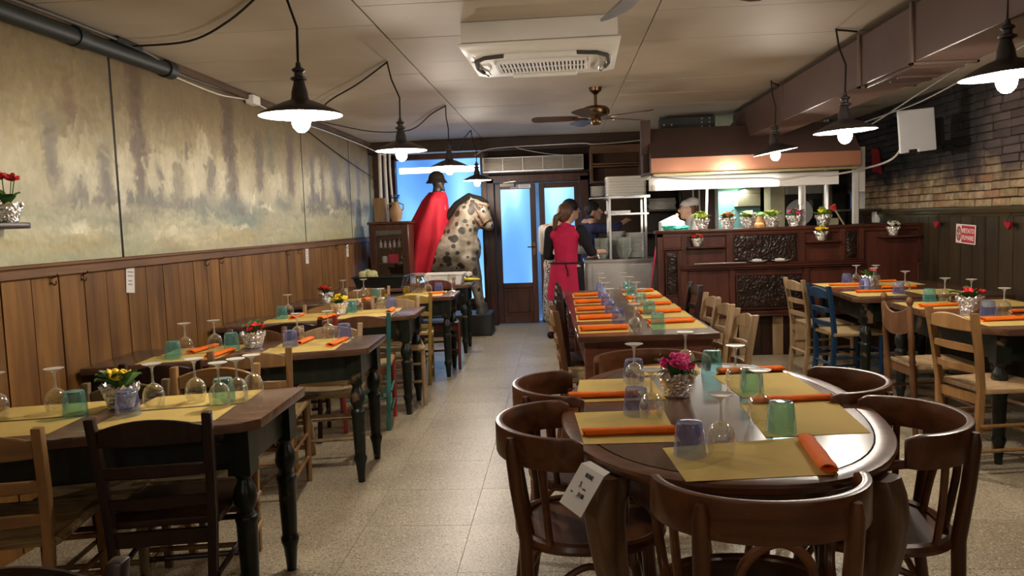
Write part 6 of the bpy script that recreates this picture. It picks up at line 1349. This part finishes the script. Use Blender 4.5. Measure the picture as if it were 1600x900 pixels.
tag(O(MB().prism([(-.14,-.05),(.14,-.05),(.15,.0),(.14,.05),(-.14,.05),(-.15,0)],0,.035),'long_dish',PORC,None,bevel=.006,loc=(.66,9.10,1.457)),'long white dish on the middle shelf of the dish rack','dish')
bm_ = T('broom','broom with a crimson handle leaning on the steel counter','broom',(1.09,8.80,0)); O(MB().tube([(-.215,-.35,.12),(-.05,-.10,1.08)],.011,8),'handle',MT('crimson lacquer',(.45,.015,.06),.35),bm_); O(MB().box(-.33,-.11,-.39,-.32,.0,.13),'brush_head',MT('broom bristles',(.25,.18,.08),.9),bm_,bevel=.01)

# ================================================================ BEHIND THE COUNTER
cm = T('white_appliance','white kitchen appliance with sloping top at the left end of the counter','appliance',(1.03,8.14,1.251))
O(MB().prism([(0,0),(.24,0),(.24,.10),(.19,.115),(.16,.17),(.0,.10)],0,.22,'y'),'housing',WHITE,cm,bevel=.012,seg=2); O(MB().ball((.175,.1,.165),.018,8,6),'knob',ORF,cm); O(MB().ball((.06,-.005,.05),.012,8,6).ball((.18,-.005,.05),.012,8,6),'screw_cap',STEEL,cm)
gn = MB()
for i in range(44): gn.ball((random.uniform(-.12,.12),random.uniform(-.03,.03),random.uniform(.005,.055)),(.030,.02,.012),7,5)
tag(O(gn,'green_net',MT('sea green plastic',(.02,.38,.27),.4),None,loc=(1.16,8.05,1.253)),'crumpled sea green plastic net on the left end of the counter','net')
nk = T('kitchen_shelf','dark open kitchen shelf holding piled white cloths behind the cook','shelf',(1.05,9.95,0))
O(MB().box(0,.46,.33,.36,0,1.80).box(0,.02,0,.33,0,1.80).box(.44,.46,0,.33,0,1.80),'carcass',MT('dark shelf',(.035,.022,.016),.6),nk,bevel=.003)
for z in (.9,1.20,1.475,1.74): O(MB().box(.02,.44,0,.33,z,z+.02),'board',MT('shelf board',(.06,.04,.03),.6),nk)
for i in range(6):
    tag(O(MB().box(-.17,.17,-.12,.12,0,.022),'folded_cloth',WHC,None,bevel=.009,loc=(1.28+random.uniform(-.01,.01),10.10,1.4965+i*.0235)),'folded white cloth in the pile on the kitchen shelf'+', '+od(i,6),'cloth','folded white cloths on the kitchen shelf')
KW = MT('brown kitchen boarding',(.06,.032,.022),.6)
ST(slab('wall_kitchen',1.53,1.93,10.0,10.06,0,2.4,KW))
cm = MT('cream kitchen plaster',(.55,.50,.34),.7)
ST(slab('trim_6',2.56,2.73,9.80,10.1,0,1.86,cm))
TEALW = MT('pale teal wall',(.20,.46,.44),.6,var=.05)
ST(slab('wall_scullery',1.90,2.60,10.45,10.5,0,2.2,TEALW)); ST(slab('trim_7',1.90,2.60,10.0,10.06,1.73,1.86,cm)); ST(slab('trim_8',1.93,1.97,9.98,10.06,0,1.75,POSTM))
l = bpy.data.lights.new('scullery_light','AREA'); l.size = .3; l.energy = 5; l.color = (.95,1,.9); lo = bpy.data.objects.new('scullery_light',l); COL.objects.link(lo); lo.location = (2.2,10.25,1.715)
tag(O(MB().box(2.26,2.54,10.19,10.449,1.50,1.66).prism([(2.26,1.66),(2.54,1.66),(2.54,1.74),(2.36,1.72)],10.19,10.449,'y'),'water_heater',cm,bevel=.006),'cream boxy heater on the teal scullery wall','heater')
cable('wall_cable',[(2.0,10.43,1.74),(2.02,10.43,1.5),(2.03,10.43,1.3)],.012,WCORD,'white pipe on the left of the teal scullery wall','pipe')
for x in (1.66,1.735): cable('wall_pipe',[(x,9.96,1.75),(x,9.95,1.4),(x,9.96,.9)],.012,WCORD,('left' if x < 1.7 else 'right')+' thin white vertical pipe behind the cook','pipe')
tag(O(MB().bar((1.51,8.30,1.25),(1.515,8.22,1.79),.020,.020),'metal_post',WHITE),'thin white post beside the cook under the fixture','post')
ov = T('black_oven','tall black oven front in the kitchen behind the pink-red primrose','oven',(2.74,9.75,0)); O(MB().box(0,.70,0,.5,0,1.62),'body',BLACK,ov,bevel=.006); O(MB().box(.03,.40,-.012,0,.9,1.55),'door',MT('black glass',(.012,.014,.018),.15),ov,bevel=.004); O(MB().box(.0,.5,-.02,.3,1.62,1.74),'canopy',MT('pale grey canopy',(.42,.41,.38),.5),ov,bevel=.004)
tag(O(MB().lathe([(0,0),(.155,0),(.155,.008),(0,.012)],32,M=Matrix.Translation((2.83,9.55,1.40))@Matrix.Rotation(PI/2,4,'X')),'round_lid',MT('dull aluminium lid',(.42,.42,.41),.45,.5)),'big round metal lid leaning in front of the black oven','lid')
tag(O(MB().box(2.70,2.95,9.50,9.62,0,1.245),'low_shelf',KW),'low dark shelf carrying the round lid','shelf')
fl = T('flue_pipe','shiny steel flue pipe at the right of the kitchen','pipe',(3.14,9.5,0)); O(MB().tube([(0,0,1.32),(0,0,2.46)],.055,16),'tube',STEEL,fl); O(MB().box(-.10,.10,-.08,.08,1.24,1.32),'base_box',cm,fl,bevel=.004)
tag(O(MB().box(3.02,3.48,8.75,8.95,1.395,1.415),'corner_shelf',KW,bevel=.003),'small wooden corner shelf at the right end of the kitchen','shelf')
for x,c,l in ((3.20,(.05,.10,.35),'blue carton standing on the right corner shelf'),(3.27,(.62,.60,.56),'white carton beside the blue one on the right corner shelf')):
    tag(O(MB().box(x-.03,x+.03,8.78,8.86,1.4155,1.60+.02*(x>3.24)),'carton',MT(l,c,.6),bevel=.003),l,'carton')
sp = T('red_scoop','scoop with red head and pale wooden handle leaning on the counter','utensil',(2.82,8.0,1.255)); O(MB().tube([(.0,.03,.0),(-.08,.08,.165)],.009,8),'handle',PALE,sp); O(MB().lathe([(.0,0),(.02,.0),(.036,.05),(.032,.05),(.0,.010)],16,M=Matrix.Translation((-.08,.08,.158))@Matrix.Rotation(-.5,4,'Y')),'head',MT('red enamel',(.50,.03,.025),.4),sp)
bd = MB(); 
for i in range(5): bd.ball((random.uniform(-.05,.05),random.uniform(-.03,.03),.03),(.05,.035,.03),10,7)
tag(O(bd,'bread_rolls',MT('bread crust',(.42,.20,.07),.7,bmp=.4,bs=20),None,loc=(1.98,8.12,1.252)),'brown bread rolls behind the white primrose on the counter','bread')
bk = T('wooden_jug','brown wooden jug with a green top between two primroses behind the counter','jug',(2.03,8.14,1.251)); O(MB().lathe([(0,0),(.05,0),(.055,.06),(.035,.11),(.04,.13),(0,.13)],16),'body',OAK,bk); O(MB().ball((0,0,.14),(.045,.045,.03),10,6),'green_top',LEAF,bk)
